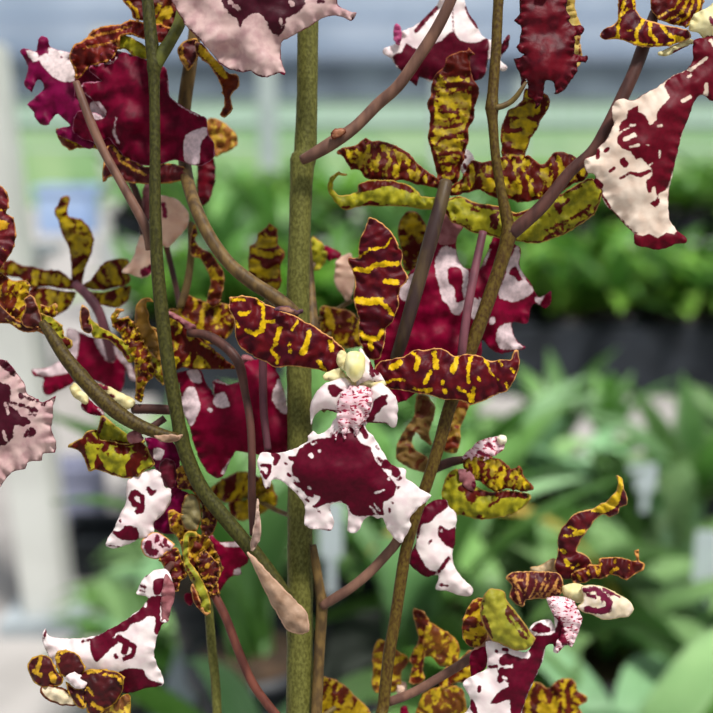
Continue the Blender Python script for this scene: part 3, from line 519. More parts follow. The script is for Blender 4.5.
D = .276
f = flower(240, 380, D, 'broad crimson lip with white spots behind two thin brown stalks beside the thick stem')
blade(f, 'lip', b3([(-20,150),(10,200),(30,215),(85,200),(110,190),(155,205),(175,250),(200,290),(218,320),(212,258),(232,248),(290,270),(340,258),(345,200),(380,160),(440,145),(520,150),(530,200),(545,235),(575,320),(590,400),(640,480),(620,560),(560,620),(510,615),(440,620),(400,615),(330,605),(318,625),(300,650),(275,713),(240,740),(190,713),(150,650),(110,540),(98,480),(60,400),(55,330),(40,260),(-10,210)]), D, LIPR,
  PM(b3,[(85,288),(120,283),(140,330),(150,385),(122,460),(100,478),(55,392),(62,335)],[(225,325),(272,312),(297,382),(240,388),(215,360)],[(522,285),(545,240),(575,320),(590,415),(552,412),(508,345)],[(82,205),(140,198),(158,258),(120,262),(98,240)],[(300,640),(270,690),(250,720),(300,713)])+SM(b3,(2.4,(196,396),(200,400)),(1.2,(218,250),(290,268),(342,256)),(1,(215,260),(215,320))), ctrl=[(200,380,-4),(215,430,8),(260,420,4),(290,400,-4),(220,470,-2)], dome=5, domer=14, ruf=2, lowf=4)
tube(f, 'pedicel', [(263,352,8,D-.010),(263,385,8,D-.010),(264,415,8,D-.010),(268,450,7,D-.010)], PEDP)
blade(f, 'petal', b3([(355,130),(390,125),(420,150),(400,200),(375,205)]), D+.002, PINKT, dome=3)

# ---- yellow flower under lower left branch with white lip
D = .262
f = flower(146, 440, D, 'flower drooping under the lower left branch, yellow-green petals above a white lip')
f3, g3 = Z(60, 400), Z(100, 520)
blade(f, 'petal', f3([(205,78),(225,85),(260,118),(310,150),(350,178),(390,180),(420,200),(400,225),(330,222),(260,212),(200,205),(165,195),(190,140)]), D+.001, OLIG, SM(f3,(2,(215,95),(200,150),(170,190)),(1.4,(250,205),(330,215),(400,210))), dome=3, ruf=2)
blade(f, 'petal', f3([(38,237),(75,205),(110,190),(130,160),(160,148),(185,150),(200,195),(260,205),(330,220),(400,205),(430,235),(472,320),(420,352),(380,387),(310,387),(250,370),(180,347),(142,356),(120,290),(88,250)]), D-.001, OLIG,
  SM(f3,(2,(60,225),(110,215),(135,175)),(3,(150,180),(170,200)),(2,(150,205),(260,215),(330,225),(400,210)),(4,(290,250),(330,250)),(3,(230,230),(220,245)),(1.6,(110,230),(140,340)),(4,(380,240),(400,230)),(1.6,(120,250),(145,350))), auto=bands(.9, .4, 18, .6, 1.6, 1.1), dome=5, ruf=2.2)
blade(f, 'lip', f3([(345,392),(400,365),(460,345),(500,365),(520,430),(552,445),(552,510),(505,580),(465,610),(470,655),(430,685),(400,690),(340,720),(270,740),(225,722),(250,670),(265,650),(300,570),(330,510),(330,440)]), D-.001, LIPW,
  PM(f3,[(255,655),(300,650),(325,625),(385,640),(390,690),(360,700),(300,695)])+SM(f3,(3,(360,465),(355,490),(370,520),(395,525)),(2.4,(375,460),(410,480),(412,515)),(2.8,(412,520),(405,552),(385,556)),(2.4,(442,445),(458,465)),(2,(455,470),(475,455)),(1.6,(298,600),(300,608)),(.8,(225,722),(300,735))), dome=6, domer=12, ruf=1.2)
blade(f, 'side_lobe', f3([(430,190),(540,195),(600,260),(595,340),(600,440),(645,470),(610,560),(590,660),(500,665),(460,620),(500,575),(545,515),(548,445),(515,425),(500,370),(470,330),(440,240)]), D+.003, LIPG, PM(f3,[(470,240),(520,250),(500,300),(465,290)]), dome=5, ruf=2)
blade(f, 'side_lobe', f3([(490,330),(530,290),(575,310),(578,380),(575,430),(540,440),(510,400)]), D, petal_mat('5c0a20', '480818', '8a4858', '8a4858', .8, .2), dome=4)
blade(f, 'column', f3([(330,175),(370,150),(405,170),(415,200),(380,215),(345,215)]), D-.003, PINKT, dome=4)
tube(f, 'pedicel', [(138,432,7,D+.001),(150,428,7,D+.002),(165,418,7,D+.003)], PEDD)
# small bud-like flower above it on the branch
D = .268
f = flower(100, 395, D, 'small half open flower with cream tips and maroon flecks on the lower left branch')
blade(f, 'petal', e3([(345,440),(372,415),(400,440),(440,485),(432,520),(400,505),(365,480)]), D-.001, CRM, dome=5, domer=7)
blade(f, 'petal', e3([(425,485),(450,500),(490,535),(520,558),(510,580),(440,565),(402,530)]), D, LIPR, SM(e3,(1,(430,565),(400,530)),(1,(490,540),(518,570))), dome=3)
blade(f, 'lip', e3([(455,408),(540,430),(580,450),(660,490),(675,518),(630,547),(580,520),(530,480),(480,440)]), D-.001, CRM, PM(e3,[(455,408),(530,430),(545,450),(500,450)],[(530,465),(570,470),(580,490),(545,495)])+SM(e3,(1,(470,410),(550,440))), dome=4, domer=6)

# ---- curly withered flower below the left stem, and crimson lip behind it
D = .262
f = flower(200, 560, D, 'tangle of curled maroon and yellow petals hanging left of the stem fork')
h3 = Z(130, 450)
blade(f, 'petal', h3([(235,90),(268,78),(300,130),(345,170),(385,240),(422,290),(437,350),(412,420),(370,435),(350,380),(362,320),(340,240),(300,200),(238,190)]), D, petal_mat('5c1c12', '421010', 'b88a26', 'b8803c', 1.0, .2), auto=bands(.4, .8, 8, .55, 0, 1.2), dome=4, ruf=3.2, rlen=8)
blade(f, 'petal', h3([(285,220),(335,230),(358,320),(335,400),(280,400),(250,340),(260,270)]), D-.002, petal_mat('7c7048', '685c3c', '5c2014', '8a6030', 1.4, .2), dome=5)
blade(f, 'petal', h3([(195,300),(255,320),(330,420),(385,425),(432,520),(465,590),(435,650),(445,720),(390,713),(330,640),(280,560),(240,440),(200,400)]), D+.001, petal_mat('6a2414', '4a1410', 'c89a22', 'c8903c', 1.2, .2), auto=bands(.6, .6, 9, .2, 0, 1.2), dome=3, ruf=3.4, rlen=8, lowf=8)
blade(f, 'sepal', g3([(415,80),(440,58),(475,60),(478,85),(445,85),(442,120),(445,200),(480,250),(520,320),(550,400),(548,462),(515,455),(490,400),(470,330),(435,270),(412,180)]), D-.003, petal_mat('94942a', '7c7a22', '5c1c12', 'c09a3c', 1., .2), SM(g3,(1.2,(430,230),(470,300)),(1.4,(480,360),(500,410))), dome=3, ruf=2)
blade(f, 'petal', g3([(480,190),(520,150),(575,200),(600,230),(590,300),(565,335),(545,400),(520,330),(490,250)]), D-.001, petal_mat('5a1810', '40100e', 'c09026', 'b88440', 1.1, .2), auto=bands(.5, .8, 8, .3, 0, 1.2), dome=4, ruf=3, rlen=7)
blade(f, 'petal', g3([(295,190),(340,150),(385,138),(412,200),(432,280),(402,305),(392,352),(358,352),(350,285),(318,230)]), D-.002, petal_mat('64140f', '4c0e12', 'd0a024', 'c8903c', 1.1, .2), auto=bands(.5, .8, 8, .7, 0, 1.), dome=3, ruf=3, rlen=8)
blade(f, 'petal', g3([(455,320),(480,350),(495,400),(515,450),(545,468),(530,478),(490,440),(462,400)]), D-.004, BRN, dome=2, ruf=2)
blade(f, 'side_lobe', g3([(210,95),(265,60),(320,78),(372,120),(352,157),(290,192),(240,187),(203,140)]), D-.001, petal_mat('efcfd0', 'e0b0b8', '6a0828', 'd8a060', 1.0, .2), PM(g3,[(222,110),(255,105),(262,140),(290,155),(280,178),(245,175),(222,150)])+SM(g3,(2,(290,75),(280,105)),(2,(325,95),(318,120),(345,135)),(1.6,(300,125),(312,130))), dome=4)
tube(f, 'pedicel', [(206,575,8,D+.002),(213,592,9,D+.001),(226,618,9,D),(238,650,9,D),(252,682,9,D),(268,705,9,D),(285,725,9,D)], plain('red_pedicel_skin', '6c3c30', '4c2822', 300, .5, 0, .3, .2, (1, 1, .25)))
f = flower(232, 560, .276, 'crimson lip with a white upper edge, mostly hidden behind the tangle of curled petals')
blade(f, 'lip', h3([(405,425),(450,460),(545,455),(590,500),(585,560),(550,590),(552,620),(510,630),(480,655),(440,713),(400,650),(440,560),(410,480)]), .276, LIPR, PM(h3,[(448,455),(545,450),(560,480),(480,482)],[(520,600),(552,585),(555,625),(520,630)]), dome=4)
blade(f, 'column', h3([(370,440),(410,420),(430,470),(400,520),(372,490)]), .277, PINKT, dome=3)
blade(f, 'side_lobe', g3([(425,370),(460,365),(462,420),(440,425),(420,400)]), .276, LIPR, dome=3)

# ---- bottom left flower
D = .254
f = flower(150, 600, D, 'white and maroon flower at bottom left, lip pointing left above dark yellow-edged petals')
i3, j3 = Z(0, 570), Z(0, 473, 2.971)
blade(f, 'lip', j3([(135,462),(128,470),(125,500),(140,535),(160,575),(200,600),(250,605),(330,640),(380,655),(430,640),(480,632),(486,610),(462,560),(458,540),(465,490),(482,450),(498,440),(500,418),(508,360),(512,330),(505,300),(490,285),(455,290),(425,315),(412,340),(405,360),(432,365),(440,375),(412,408),(350,450),(300,478),(265,488),(200,492),(155,488),(142,480)]), D, LIPW,
  PM(j3,[(428,378),(455,366),(482,365),(476,400),(478,440),(492,445),(468,480),(458,470),(462,430),(440,425),(420,440),(390,450),(375,468),(345,478),(330,498),(300,505),(285,545),(272,545),(270,500),(298,478),(350,450),(412,410)],[(355,590),(390,580),(425,585),(440,612),(482,628),(440,645),(375,660),(340,640)],[(455,320),(480,312),(498,322),(485,345),(476,362),(458,362)],[(272,492),(330,487),(352,500),(320,530),(285,565),(272,530)])+SM(j3,(3.4,(352,490),(378,505),(370,530)),(2.6,(385,510),(400,515)),(2.6,(400,515),(395,540),(370,552)),(2,(342,543),(345,547)),(1,(138,465),(128,500)),(1.2,(245,500),(270,495)),(1.6,(420,335),(430,340)),(1.4,(418,350),(428,352)),(1.2,(432,305),(440,300))),
  sub=SM(j3,(1.4,(432,388),(433,395))), ctrl=[(55,640,-3),(100,650,6),(150,640,8),(160,590,3),(150,690,-4)], dome=6, domer=14, ruf=1.4, step=1.9)
blade(f, 'side_lobe', j3([(495,300),(515,330),(520,370),(508,400),(500,440),(480,440),(478,380),(484,330)]), D-.002, PINKT, dome=3)
YB = petal_mat('4c1014', '360c10', 'd0a024', 'c09030', 1.0, .15)
blade(f, 'petal', j3([(82,575),(95,550),(118,540),(150,548),(172,590),(190,610),(180,630),(130,637),(100,622)]), D-.003, YB, SM(j3,(2,(100,590),(120,600)),(3,(155,600),(160,615)),(2,(120,550),(110,590))), dome=5)
blade(f, 'petal', j3([(163,545),(172,530),(195,525),(232,540),(252,575),(245,600),(210,608),(178,600)]), D-.004, YB, SM(j3,(1.8,(168,540),(172,560)),(1.2,(200,528),(182,535))), dome=5)
blade(f, 'column', j3([(195,605),(215,592),(240,600),(258,625),(250,640),(225,640),(205,620)]), D-.005, LIPW, dome=4)
blade(f, 'petal', j3([(118,645),(125,632),(155,628),(200,645),(240,678),(225,692),(180,690),(135,672)]), D-.003, petal_mat('e4d4b8', 'd8c4a0', '5c1c14', '6c3418', 2., .15), dome=4)
blade(f, 'petal', j3([(195,620),(225,640),(250,640),(262,660),(250,700),(225,690),(205,660)]), D-.004, YB, SM(j3,(1.6,(230,660),(250,690))), dome=3)
blade(f, 'petal', j3([(232,600),(260,585),(300,582),(345,590),(368,605),(365,640),(345,682),(310,705),(285,730),(262,713),(248,680),(240,640)]), D-.004, YB, SM(j3,(1.6,(262,640),(275,660)),(1.4,(310,600),(350,605),(362,625)),(2,(275,685),(300,700)),(1.3,(262,592),(300,588))), dome=6, ruf=2.4)
blade(f, 'petal', j3([(290,695),(330,680),(380,655),(388,680),(380,740),(290,740)]), D-.002, petal_mat('8a5a30', '6c3c1c', 'd8b440', 'c09030', 1.0, .15), auto=bands(1, 0, 8, .3, 0, 1.), dome=3)
tube(f, 'pedicel', [(165,575,7,D+.002),(168,568,7,D+.004),(178,560,7,D+.008),(192,556,7,D+.010)], PEDD)

# ---- bottom right flower
D = .254
f = flower(566, 588, D, 'sharp orchid flower at lower right with rolled brown petals and a speckled pink crest')
X8, Y8, Z8, W8 = Z(530, 460), Z(430, 570), Z(500, 570), Z(470, 460)
blade(f, 'sepal', X8([(428,80),(448,80),(463,95),(467,140),(487,190),(480,225),(447,235),(442,265),(400,284),(365,272),(335,290),(300,330),(270,375),(245,415),(232,455),(270,465),(312,515),(285,550),(232,545),(205,595),(150,585),(120,535),(138,470),(138,400),(150,350),(190,300),(220,267),(300,247),(350,222),(380,205),(430,150),(438,110)]), D+.003, petal_mat('5a0a12', '420816', 'd9b41c', 'c89a58', .8),
  PM(X8,[(425,75),(470,85),(462,150),(450,200),(420,240),(370,262),(330,258),(300,250),(380,202),(430,150)])+SM(X8,(2.6,(225,368),(262,358)),(1.6,(195,332),(225,345)),(1.2,(175,378),(210,378)),(2.4,(175,500),(190,518)),(1.8,(155,450),(172,458)),(1.3,(210,540),(240,520))),
  sub=PM(X8,[(455,175),(475,180),(470,212),(448,215)]), ctrl=[(618,480,4),(600,512,-2),(565,530,5),(570,575,0)], dome=4, domer=7, ruf=1.4)
blade(f, 'petal', X8([(205,565),(260,540),(300,520),(340,522),(350,490),(400,485),(450,487),(480,492),(530,502),(525,455),(542,452),(547,500),(572,520),(562,550),(520,572),(480,602),(440,582),(400,572),(360,592),(310,592),(270,612),(215,612)]), D+.001, petal_mat('5e140c', '480c10', 'd9a41c', 'c98c48', 1.1),
  SM(X8,(1.8,(398,572),(412,550),(436,538)),(1,(288,548),(300,600)),(1,(325,530),(340,580)),(1,(240,570),(250,600)),(1.2,(350,520),(345,560)),(.9,(490,520),(500,560)),(1,(430,495),(420,515))), dome=4, domer=7, ruf=2.4, rlen=8, lowf=4)
blade(f, 'petal', Z8([(28,38),(60,12),(140,5),(250,8),(300,20),(318,80),(300,125),(250,140),(200,142),(150,148),(130,152),(112,185),(80,172),(45,125),(60,80)]), D-.001, petal_mat('5c1418', '441018', 'c88c48', 'cf9a5c', .9),
  SM(Z8,(.9,(80,25),(70,55),(110,110)),(1,(140,15),(138,60),(120,125)),(.8,(170,15),(185,60),(150,140)),(1,(230,15),(215,80),(165,145)),(.8,(250,20),(245,70),(195,140)),(1,(290,40),(270,90),(225,138)),(.8,(310,80),(290,110),(250,135)),(.9,(50,45),(110,50)),(1.2,(75,90),(90,130),(105,170))), dome=6, domer=8, ruf=1.4, rlen=7)
blade(f, 'sepal', X8([(0,535),(50,525),(95,500),(125,490),(130,540),(125,575),(60,565),(10,560)]), D+.006, petal_mat('d8c09a', 'c0a070', '8c5030', 'c8a070', .8, .3), dome=2)
blade(f, 'sepal', Y8([(288,100),(335,92),(372,112),(382,150),(422,200),(470,260),(500,310),(527,340),(512,372),(470,402),(410,397),(350,367),(308,350),(278,300),(253,240),(253,170)]), D-.004, petal_mat('a8a032', '8e8c28', '5a2414', 'c0984c', 1.1, .3),
  PM(Y8,[(385,170),(425,215),(470,270),(500,335),(470,345),(440,310),(400,260),(375,230)],[(258,220),(285,250),(305,300),(315,340),(285,320),(258,270)])+SM(Y8,(1.4,(262,150),(258,200))), sub=SM(Y8,(1,(400,230),(440,290)),(.8,(430,260),(480,325))), dome=8, domer=9, ruf=1.6)
blade(f, 'petal', Y8([(228,143),(262,140),(275,160),(262,240),(292,310),(262,375),(200,385),(160,332),(160,265),(185,190)]), D+.003, BRN, auto=bands(.3, .9, 14, 0.40, 0, .9), dome=4)
blade(f, 'column', Z8([(310,85),(360,65),(422,78),(445,130),(410,165),(350,155),(318,130)]), D-.001, CRM, dome=6, domer=7)
blade(f, 'column_wing', Z8([(405,82),(470,74),(540,90),(600,125),(650,158),(668,195),(640,232),(580,243),(515,247),(470,228),(420,212),(385,185),(415,150)]), D-.003, petal_mat('f0e0d0', 'e8d4b4', '6e0c34', 'e0cc98', .9, .2),
  SM(Z8,(3.4,(425,102),(470,95),(510,120),(545,165),(540,195),(500,205),(435,198)),(1.8,(540,100),(600,132)),(2.2,(440,125),(470,135)),(1.5,(500,150),(510,165)),(2,(510,95),(560,115))), sub=SM(Z8,(1,(465,112),(475,114))), dome=6, domer=8, ruf=.6)
blade(f, 'crest', Z8([(232,140),(290,130),(360,150),(385,190),(412,240),(397,290),(380,340),(362,378),(330,372),(300,400),(285,412),(275,400),(285,350),(300,330),(308,280),(270,230),(248,190)]), D-.003, CAL, PM(Z8,[(262,230),(300,240),(320,290),(330,340),(350,370),(310,375),(290,340),(270,330),(280,290)]), dome=5, ruf=2, rlen=6, lowf=4)
blade(f, 'lip', Y8([(278,358),(330,357),(400,393),(478,410),(520,345),(490,300),(520,265),(560,250),(600,250),(625,290),(615,215),(582,150),(592,135),(620,180),(655,240),(690,235),(713,300),(700,370),(650,378),(640,412),(622,410),(612,370),(577,383),(567,430),(535,520),(495,600),(455,720),(440,800),(150,800),(165,720),(192,690),(200,640),(165,575),(178,545),(240,515),(282,490),(285,420)]), D, LIPW,
  PM(Y8,[(505,345),(560,305),(600,300),(625,295),(650,240),(713,300),(705,370),(650,380),(577,385),(567,430),(535,520),(495,600),(455,720),(440,800),(400,800),(400,713),(395,645),(350,662),(300,668),(310,645),(355,600),(393,582),(392,562),(350,542),(335,500),(362,492),(412,488),(416,470),(355,478),(340,450),(378,415),(425,430),(490,440),(500,420),(490,400)],[(505,300),(525,270),(545,262),(600,290),(600,310),(570,318),(540,310)],[(225,725),(200,690),(205,640),(225,665),(240,720)])+SM(Y8,(1.6,(330,405),(336,410)),(1.8,(365,395),(385,398)),(2,(300,482),(330,480)),(2,(247,585),(245,602)),(3,(350,550),(355,500))),
  sub=SM(Y8,(1.4,(365,535),(378,540)),(1.3,(540,322),(590,318),(620,305)),(.8,(545,258),(560,252))), ctrl=[(570,600,2),(545,620,7),(515,680,6),(480,690,4),(465,685,-4),(570,640,2)], dome=6, domer=14, ruf=1.4, step=1.9)
blade(f, 'side_lobe', Y8([(205,415),(255,385),(285,395),(285,480),(245,512),(210,545),(200,500)]), D+.002, LIPR, dome=3)
tube(f, 'pedicel', [(488,632,10,D+.008),(484,645,10,D+.010),(470,658,9.5,D+.011),(452,670,9,D+.012),(435,680,9,D+.012),(418,690,9,D+.012),(400,698,9,D+.012),(388,702,9,D+.012)], PEDI)

# ---- half-turned flower right of centre
D = .270
f = flower(462, 460, D, 'half turned flower with yellow-olive petals hanging on the slanted stem beside the central lip')
V, U, G = Z(320, 360, 2.971), Z(400, 460), Z(340, 420)
blade(f, 'petal', V([(425,300),(470,285),(520,290),(550,305),(568,325),(595,315),(605,345),(635,378),(605,392),(560,382),(520,392),(480,365),(440,345)]), D-.001, OLI, auto=bands(1, .2, 10, .4, 1.8, .8), dome=4, ruf=2.8, rlen=7)
blade(f, 'petal', V([(375,345),(400,325),(430,340),(460,372),(500,392),(560,388),(622,398),(618,425),(565,460),(480,474),(410,458),(368,430),(362,390)]), D, OLIG, SM(V,(3.2,(470,395),(540,398),(610,402))), auto=bands(1, .2, 22, .6, 0, 1.), dome=5, ruf=1.6)
blade(f, 'lip_claw', V([(412,325),(440,325),(458,345),(462,385),(440,385),(415,360)]), D-.002, PINKT, SM(V,(3,(458,370),(470,388))), dome=3)
blade(f, 'crest', V([(425,285),(450,262),(470,240),(520,228),(545,235),(548,262),(520,285),(480,302),(432,302)]), D-.001, CAL, SM(V,(2,(470,275),(500,285)),(1.6,(500,250),(510,258))), dome=5, ruf=2, rlen=7)
knob(f, 'column', 502, 440, 5, 5, D-.001, CRE)
blade(f, 'lip', U([(145,215),(190,195),(230,200),(248,235),(280,268),(277,340),(272,420),(262,470),(268,520),(288,560),(330,608),(362,640),(352,678),(290,672),(230,652),(178,645),(185,610),(190,572),(130,582),(80,552),(42,512),(58,450),(83,400),(78,345),(48,332),(48,290),(85,250)]), D-.002, LIPW,
  PM(U,[(145,210),(190,190),(232,198),(242,232),(190,272),(150,312),(110,322),(95,380),(78,430),(100,480),(135,540),(190,560),(130,590),(75,555),(35,512),(55,450),(80,400),(76,350),(40,335),(45,290),(88,250)],[(200,325),(240,350),(278,335),(275,440),(232,428),(188,372)])+SM(U,(2.1,(240,492),(218,525),(195,556)),(1.2,(190,620),(235,625)),(1.6,(145,415),(158,400))), sub=SM(U,(1.4,(205,350),(208,356))), dome=6, domer=10, ruf=1.4)
tube(f, 'pedicel', [(470,459,6,D+.001),(455,461,9,D+.002),(440,466,10,D+.003),(430,472,8,D+.004)], PEDD)

# ---- withered blurred flower behind slanted stem
D = .280
f = flower(430, 420, D, 'blurred withered tan flower behind the slanted stem under the right petal')
blade(f, 'petal', C([(185,370),(230,380),(275,430),(265,500),(245,560),(255,625),(205,590),(178,560),(160,610),(180,650),(240,690),(240,760),(150,740),(80,690),(88,610),(128,540),(168,480)]), D, petal_mat('8a6c38', '745428', '6c3418', 'a88048', 1., .3), auto=bands(.6, .8, 13, .5, 0, 1.), dome=3, ruf=2)
blade(f, 'petal', C([(350,390),(445,400),(425,480),(398,540),(402,600),(382,660),(320,655),(335,580),(355,500)]), D, petal_mat('a88430', '8a6428', '7c2c10', 'b88840', 1., .3), auto=bands(.1, 1, 14, .3, 0, 1.), dome=3, ruf=2)

# ---- small blurred blooms behind
def small(x, y, D, label, parts):
    f = flower(x, y, D, label)
    if abs(x-300) < 60: tube(f, 'pedicel', [(x, y, 5, D+.001), ((x+300)/2, y+16, 5, D-.003), (300, y+26, 5, .274)], PEDO)
    for nm, ol, mat, auto in parts: blade(f, nm, ol, D, mat, auto=auto, dome=3, ruf=2, thick=.5)
    return f
u3 = Z(220, 200)
small(265, 300, .292, 'small blurred banded petal standing up just left of the thick stem', [('sepal', u3([(215,150),(250,120),(285,150),(292,220),(325,262),(310,310),(300,340),(308,400),(290,445),(250,455),(200,425),(150,385),(140,320),(148,230),(180,212),(188,170)]), OLI, bands(0, 1, 15, .2, 1.2, .5))])
f = small(318, 258, .295, 'blurred olive and crimson bud just right of the thick stem', [('bud', u3([(455,190),(480,190),(510,215),(535,275),(512,330),(480,352),(455,340)]), OLIG, None), ('lip', u3([(515,228),(560,240),(602,265),(600,285),(560,300),(535,295)]), LIPR, None)])
tube(f, 'pedicel', [(306,232,8,.285),(309,262,8,.283),(311,290,9,.280),(312,330,14,.275),(314,350,10,.275)], STEMB)
small(352, 300, .295, 'blurred pale pink-beige lip left of the banded upright petal', [('lip', u3([(580,300),(620,275),(655,270),(675,350),(670,430),(640,505),(600,460),(570,400)]), BEIG, None)])
small(340, 325, .290, 'blurred mottled brown and yellow petals between the thick stem and the central bloom', [('petal', u3([(495,545),(520,525),(580,540),(640,550),(690,590),(720,640),(713,720),(640,740),(560,713),(500,660)]), BRN, bands(1, .1, 10, 0.20, 0, 1.))])
small(412, 240, .288, 'blurred yellow banded petal behind the central upright petal', [('sepal', B([(395,120),(430,60),(480,60),(515,100),(535,150),(522,230),(485,300),(475,360),(420,345),(408,250),(388,180)]), OLI, bands(0, 1, 15, .3, .8, .6))])
small(248, 493, .296, 'blurred yellow flower behind the twin brown stalks, left of the thick stem', [('petal', h3([(395,200),(460,145),(550,105),(640,130),(640,220),(560,250),(470,260)]), OLI, bands(1, .3, 13, .6, 0, .8)), ('petal', h3([(500,260),(600,240),(713,200),(730,270),(650,320),(560,355),(500,320)]), OLI, bands(1, .3, 13, .6, 0, .8)), ('sepal', h3([(640,130),(700,150),(720,220),(640,230)]), OLI, bands(1, .3, 13, .6, 0, .8))])
small(228, 140, .296, 'tiny blurred orange-brown flower beside the upper left stalk', [('petal', m3([(600,380),(625,350),(660,360),(700,395),(705,430),(670,450),(640,465),(610,440)]), petal_mat('b07830', '8c4c20', 'd0a838', 'b88040', 1., .3), bands(1, .2, 9, .3, 0, 1.)), ('lip', m3([(592,450),(635,470),(640,540),(620,600),(600,610),(585,560)]), LIPX, None)])
a3 = Z(300, 570)
small(345, 700, .288, 'blurred yellow mottled petals at the bottom edge just right of the thick stem', [('petal', a3([(100,548),(150,540),(200,560),(245,592),(285,640),(340,690),(350,780),(90,780)]), BRN, bands(1, .5, 10, -0.15, 0, 1.))])
BY = petal_mat('8a5418', '6a3214', 'cfae22', 'b88030', 1.0, .3)
small(388, 665, .290, 'blurred yellow and brown flower at the bottom crossed by the slanted stem', [('petal', a3([(375,370),(400,345),(450,370),(500,410),(535,435),(535,470),(505,510),(505,570),(470,610),(380,610),(358,560),(368,500),(358,440)]), BY, bands(.3, 1, 12, -.2, 0, 1.)), ('petal', a3([(490,560),(530,560),(530,600),(510,640),(480,610)]), BEIG, None)])
f = small(425, 660, .284, 'blurred mottled flower with a tall upright petal above the lowest brown side stalk', [
  ('sepal', a3([(562,205),(580,195),(605,205),(642,245),(640,290),(620,340),(622,430),(612,500),(622,545),(590,570),(545,560),(560,480),(548,440),(590,350),(578,290)]), BRN, bands(0, 1, 14, 0.40, 0, .9)),
  ('petal', a3([(640,260),(700,290),(770,335),(800,400),(770,480),(700,475),(650,430),(615,430),(615,330)]), BY, bands(1, .3, 13, .2, 0, 1.)),
  ('petal', Y8([(150,440),(200,400),(230,440),(210,520),(240,600),(150,560),(60,590),(40,520)]), BRN, bands(1, .3, 13, 0.50, 0, 1.)),
  ('sepal', Y8([(-40,620),(60,578),(160,590),(172,650),(192,760),(-60,760)]), BY, bands(1, .2, 12, .1, 0, 1.))])
small(560, 690, .292, 'blurred yellow and brown petals at the bottom edge right of the lower right lip', [('petal', Z8([(160,562),(200,563),(240,592),(265,570),(290,548),(350,540),(382,570),(385,600),(435,632),(430,660),(390,680),(412,760),(100,760),(125,640)]), BRN, bands(1, .1, 12, 0.10, 0, 1.))])
small(400, 706, .286, 'tiny pink fleck of a flower at the foot of the slanted stem', [('lip', a3([(490,575),(520,580),(528,610),(505,625),(488,605)]), BEIG, None), ('lip', a3([(500,690),(530,680),(540,740),(510,750)]), LIPR, None)])
# ================================================================ spikes
f = empty('flower_spike', at(300, 760, .268), 'thick olive green flower stem running top to bottom left of the centre', 'flower stem', 'orchid flower stems')
D = .268
tube(f, 'stem', [(310,-30,20,D-.002),(308,25,21,D-.001),(307,100,21,D),(305,155,23,D),(302.5,162,24,D),(300,220,22,D),(298,300,23,D+.001),(299,360,24.5,D+.002),(300,450,25,D+.002),(300,560,25.5,D),(300,630,26,D),(299.5,713,27,D),(299,770,27,D)]+down(299,770,D,27,-.012,.275,.80), STEM, seg=24, nodes=[(303,160,.08),(299,632,.06)])
tube(f, 'side_branch', [(302,160,10,D-.007),(312,155,12,D-.008),(332,143,14,D-.008),(355,127,12,D-.008),(378,104,12,D-.008),(398,86,12,D-.009),(418,58,12,D-.010),(436,30,12,D-.011),(450,2,11,D-.012),(460,-25,11,D-.012)], PEDI)
blade(f, 'bract', Sx([(55,165),(75,142),(115,140),(130,160),(100,185),(62,195)]), D-.011, petal_mat('a87050', '8a5238', 'c09070', '7a3c28', 1.2, .2), dome=4)
tube(f, 'side_branch', [(298,314,9,D-.010),(288,307,14,D-.011),(272,295,14,D-.011),(250,281,14,D-.011),(228,262,13,D-.010),(210,237,13,D-.009),(196,208,13,D-.006),(187,178,13,D+.002),(184,150,13,D+.007),(184,110,14,D+.008),(189,72,14,D+.007),(194,40,13,D+.007),(196,10,12,D+.007),(197,-20,12,D+.007)], STEMB)
blade(f, 'bract', u3([(270,540),(320,525),(350,530),(385,555),(412,545),(415,560),(380,575),(340,565)]), D-.018, petal_mat('a07058', '805040', 'c09070', '5c3c48', 1., .2), dome=2)
j2 = Z(160, 473, 2.971)
blade(f, 'sheath', (lambda q: q)([(247,552),(254,556),(266,570),(281,585),(296,601),(306,611),(309.5,622),(309,631),(303,634),(293,633),(285,628),(277,614),(268,598),(257,574)]), D-.0185, petal_mat('b09078', '94745c', 'c0a084', 'cfa68c', 1.2, .2), dome=6, domer=8, ruf=.4)
tube(f, 'rear_shoot', [(313,545,7,D-.004),(316,565,9,D-.004),(320,590,10,D-.004),(322,606,12,D-.004),(320,640,11,D-.003),(318,680,11,D-.003),(316,760,11,D-.002)]+down(316,760,D-.002,11,-.006,.265,.80), STEMB)
tube(f, 'side_branch', [(322,606,9,D-.005),(335,598,10,D-.006),(352,587,10,D-.007),(370,572,10,D-.007),(385,556,10,D-.007),(396,543,10,D-.007),(402,530,9,D-.007)], PEDI)

D = .259
f = empty('flower_spike', at(297, 612, D), 'slender green stem that bends down to join the thick stem at a dry sheath', 'flower stem', 'orchid flower stems')
tube(f, 'stem', [(146,-25,11,D),(148,5,12,D),(151,36,13,D),(154,62,14,D),(154,74,12,D),(154.5,100,11,D),(155,150,11,D),(155,200,12,D),(157,260,13,D),(161,305,14,D),(165,340,14,D),(170,375,14,D),(178,420,14,D),(184,448,15,D),(199,484,15,D),(220,512,15,D),(240,536,15,D),(256,555,15,D),(272,577,16,D),(285,598,17,D),(296,617,15,D)], STEMG, nodes=[(154,68,.15),(180,436,.12),(255,550,.12)])
tube(f, 'side_branch', [(183,-12,11,D+.002),(181,18,12,D+.002),(172,38,12,D+.001),(162,54,13,D),(156,68,10,D)], plain('green_branch_skin', '626420', '464812', 400, .5, 0, .3))
tube(f, 'side_branch', [(42,322,8,D+.002),(53,338,12,D+.001),(66,358,14,D),(84,380,15,D-.001),(104,401,16,D-.002),(124,417,15,D-.002),(145,428,13,D-.002),(165,435,11,D-.002),(178,437,8,D-.002)], plain('dark_brown_stem_skin', '50421a', '34260e', 1500, .55, 0, .3, .18, (1, 1, .6)), nodes=[(80,376,.12)])
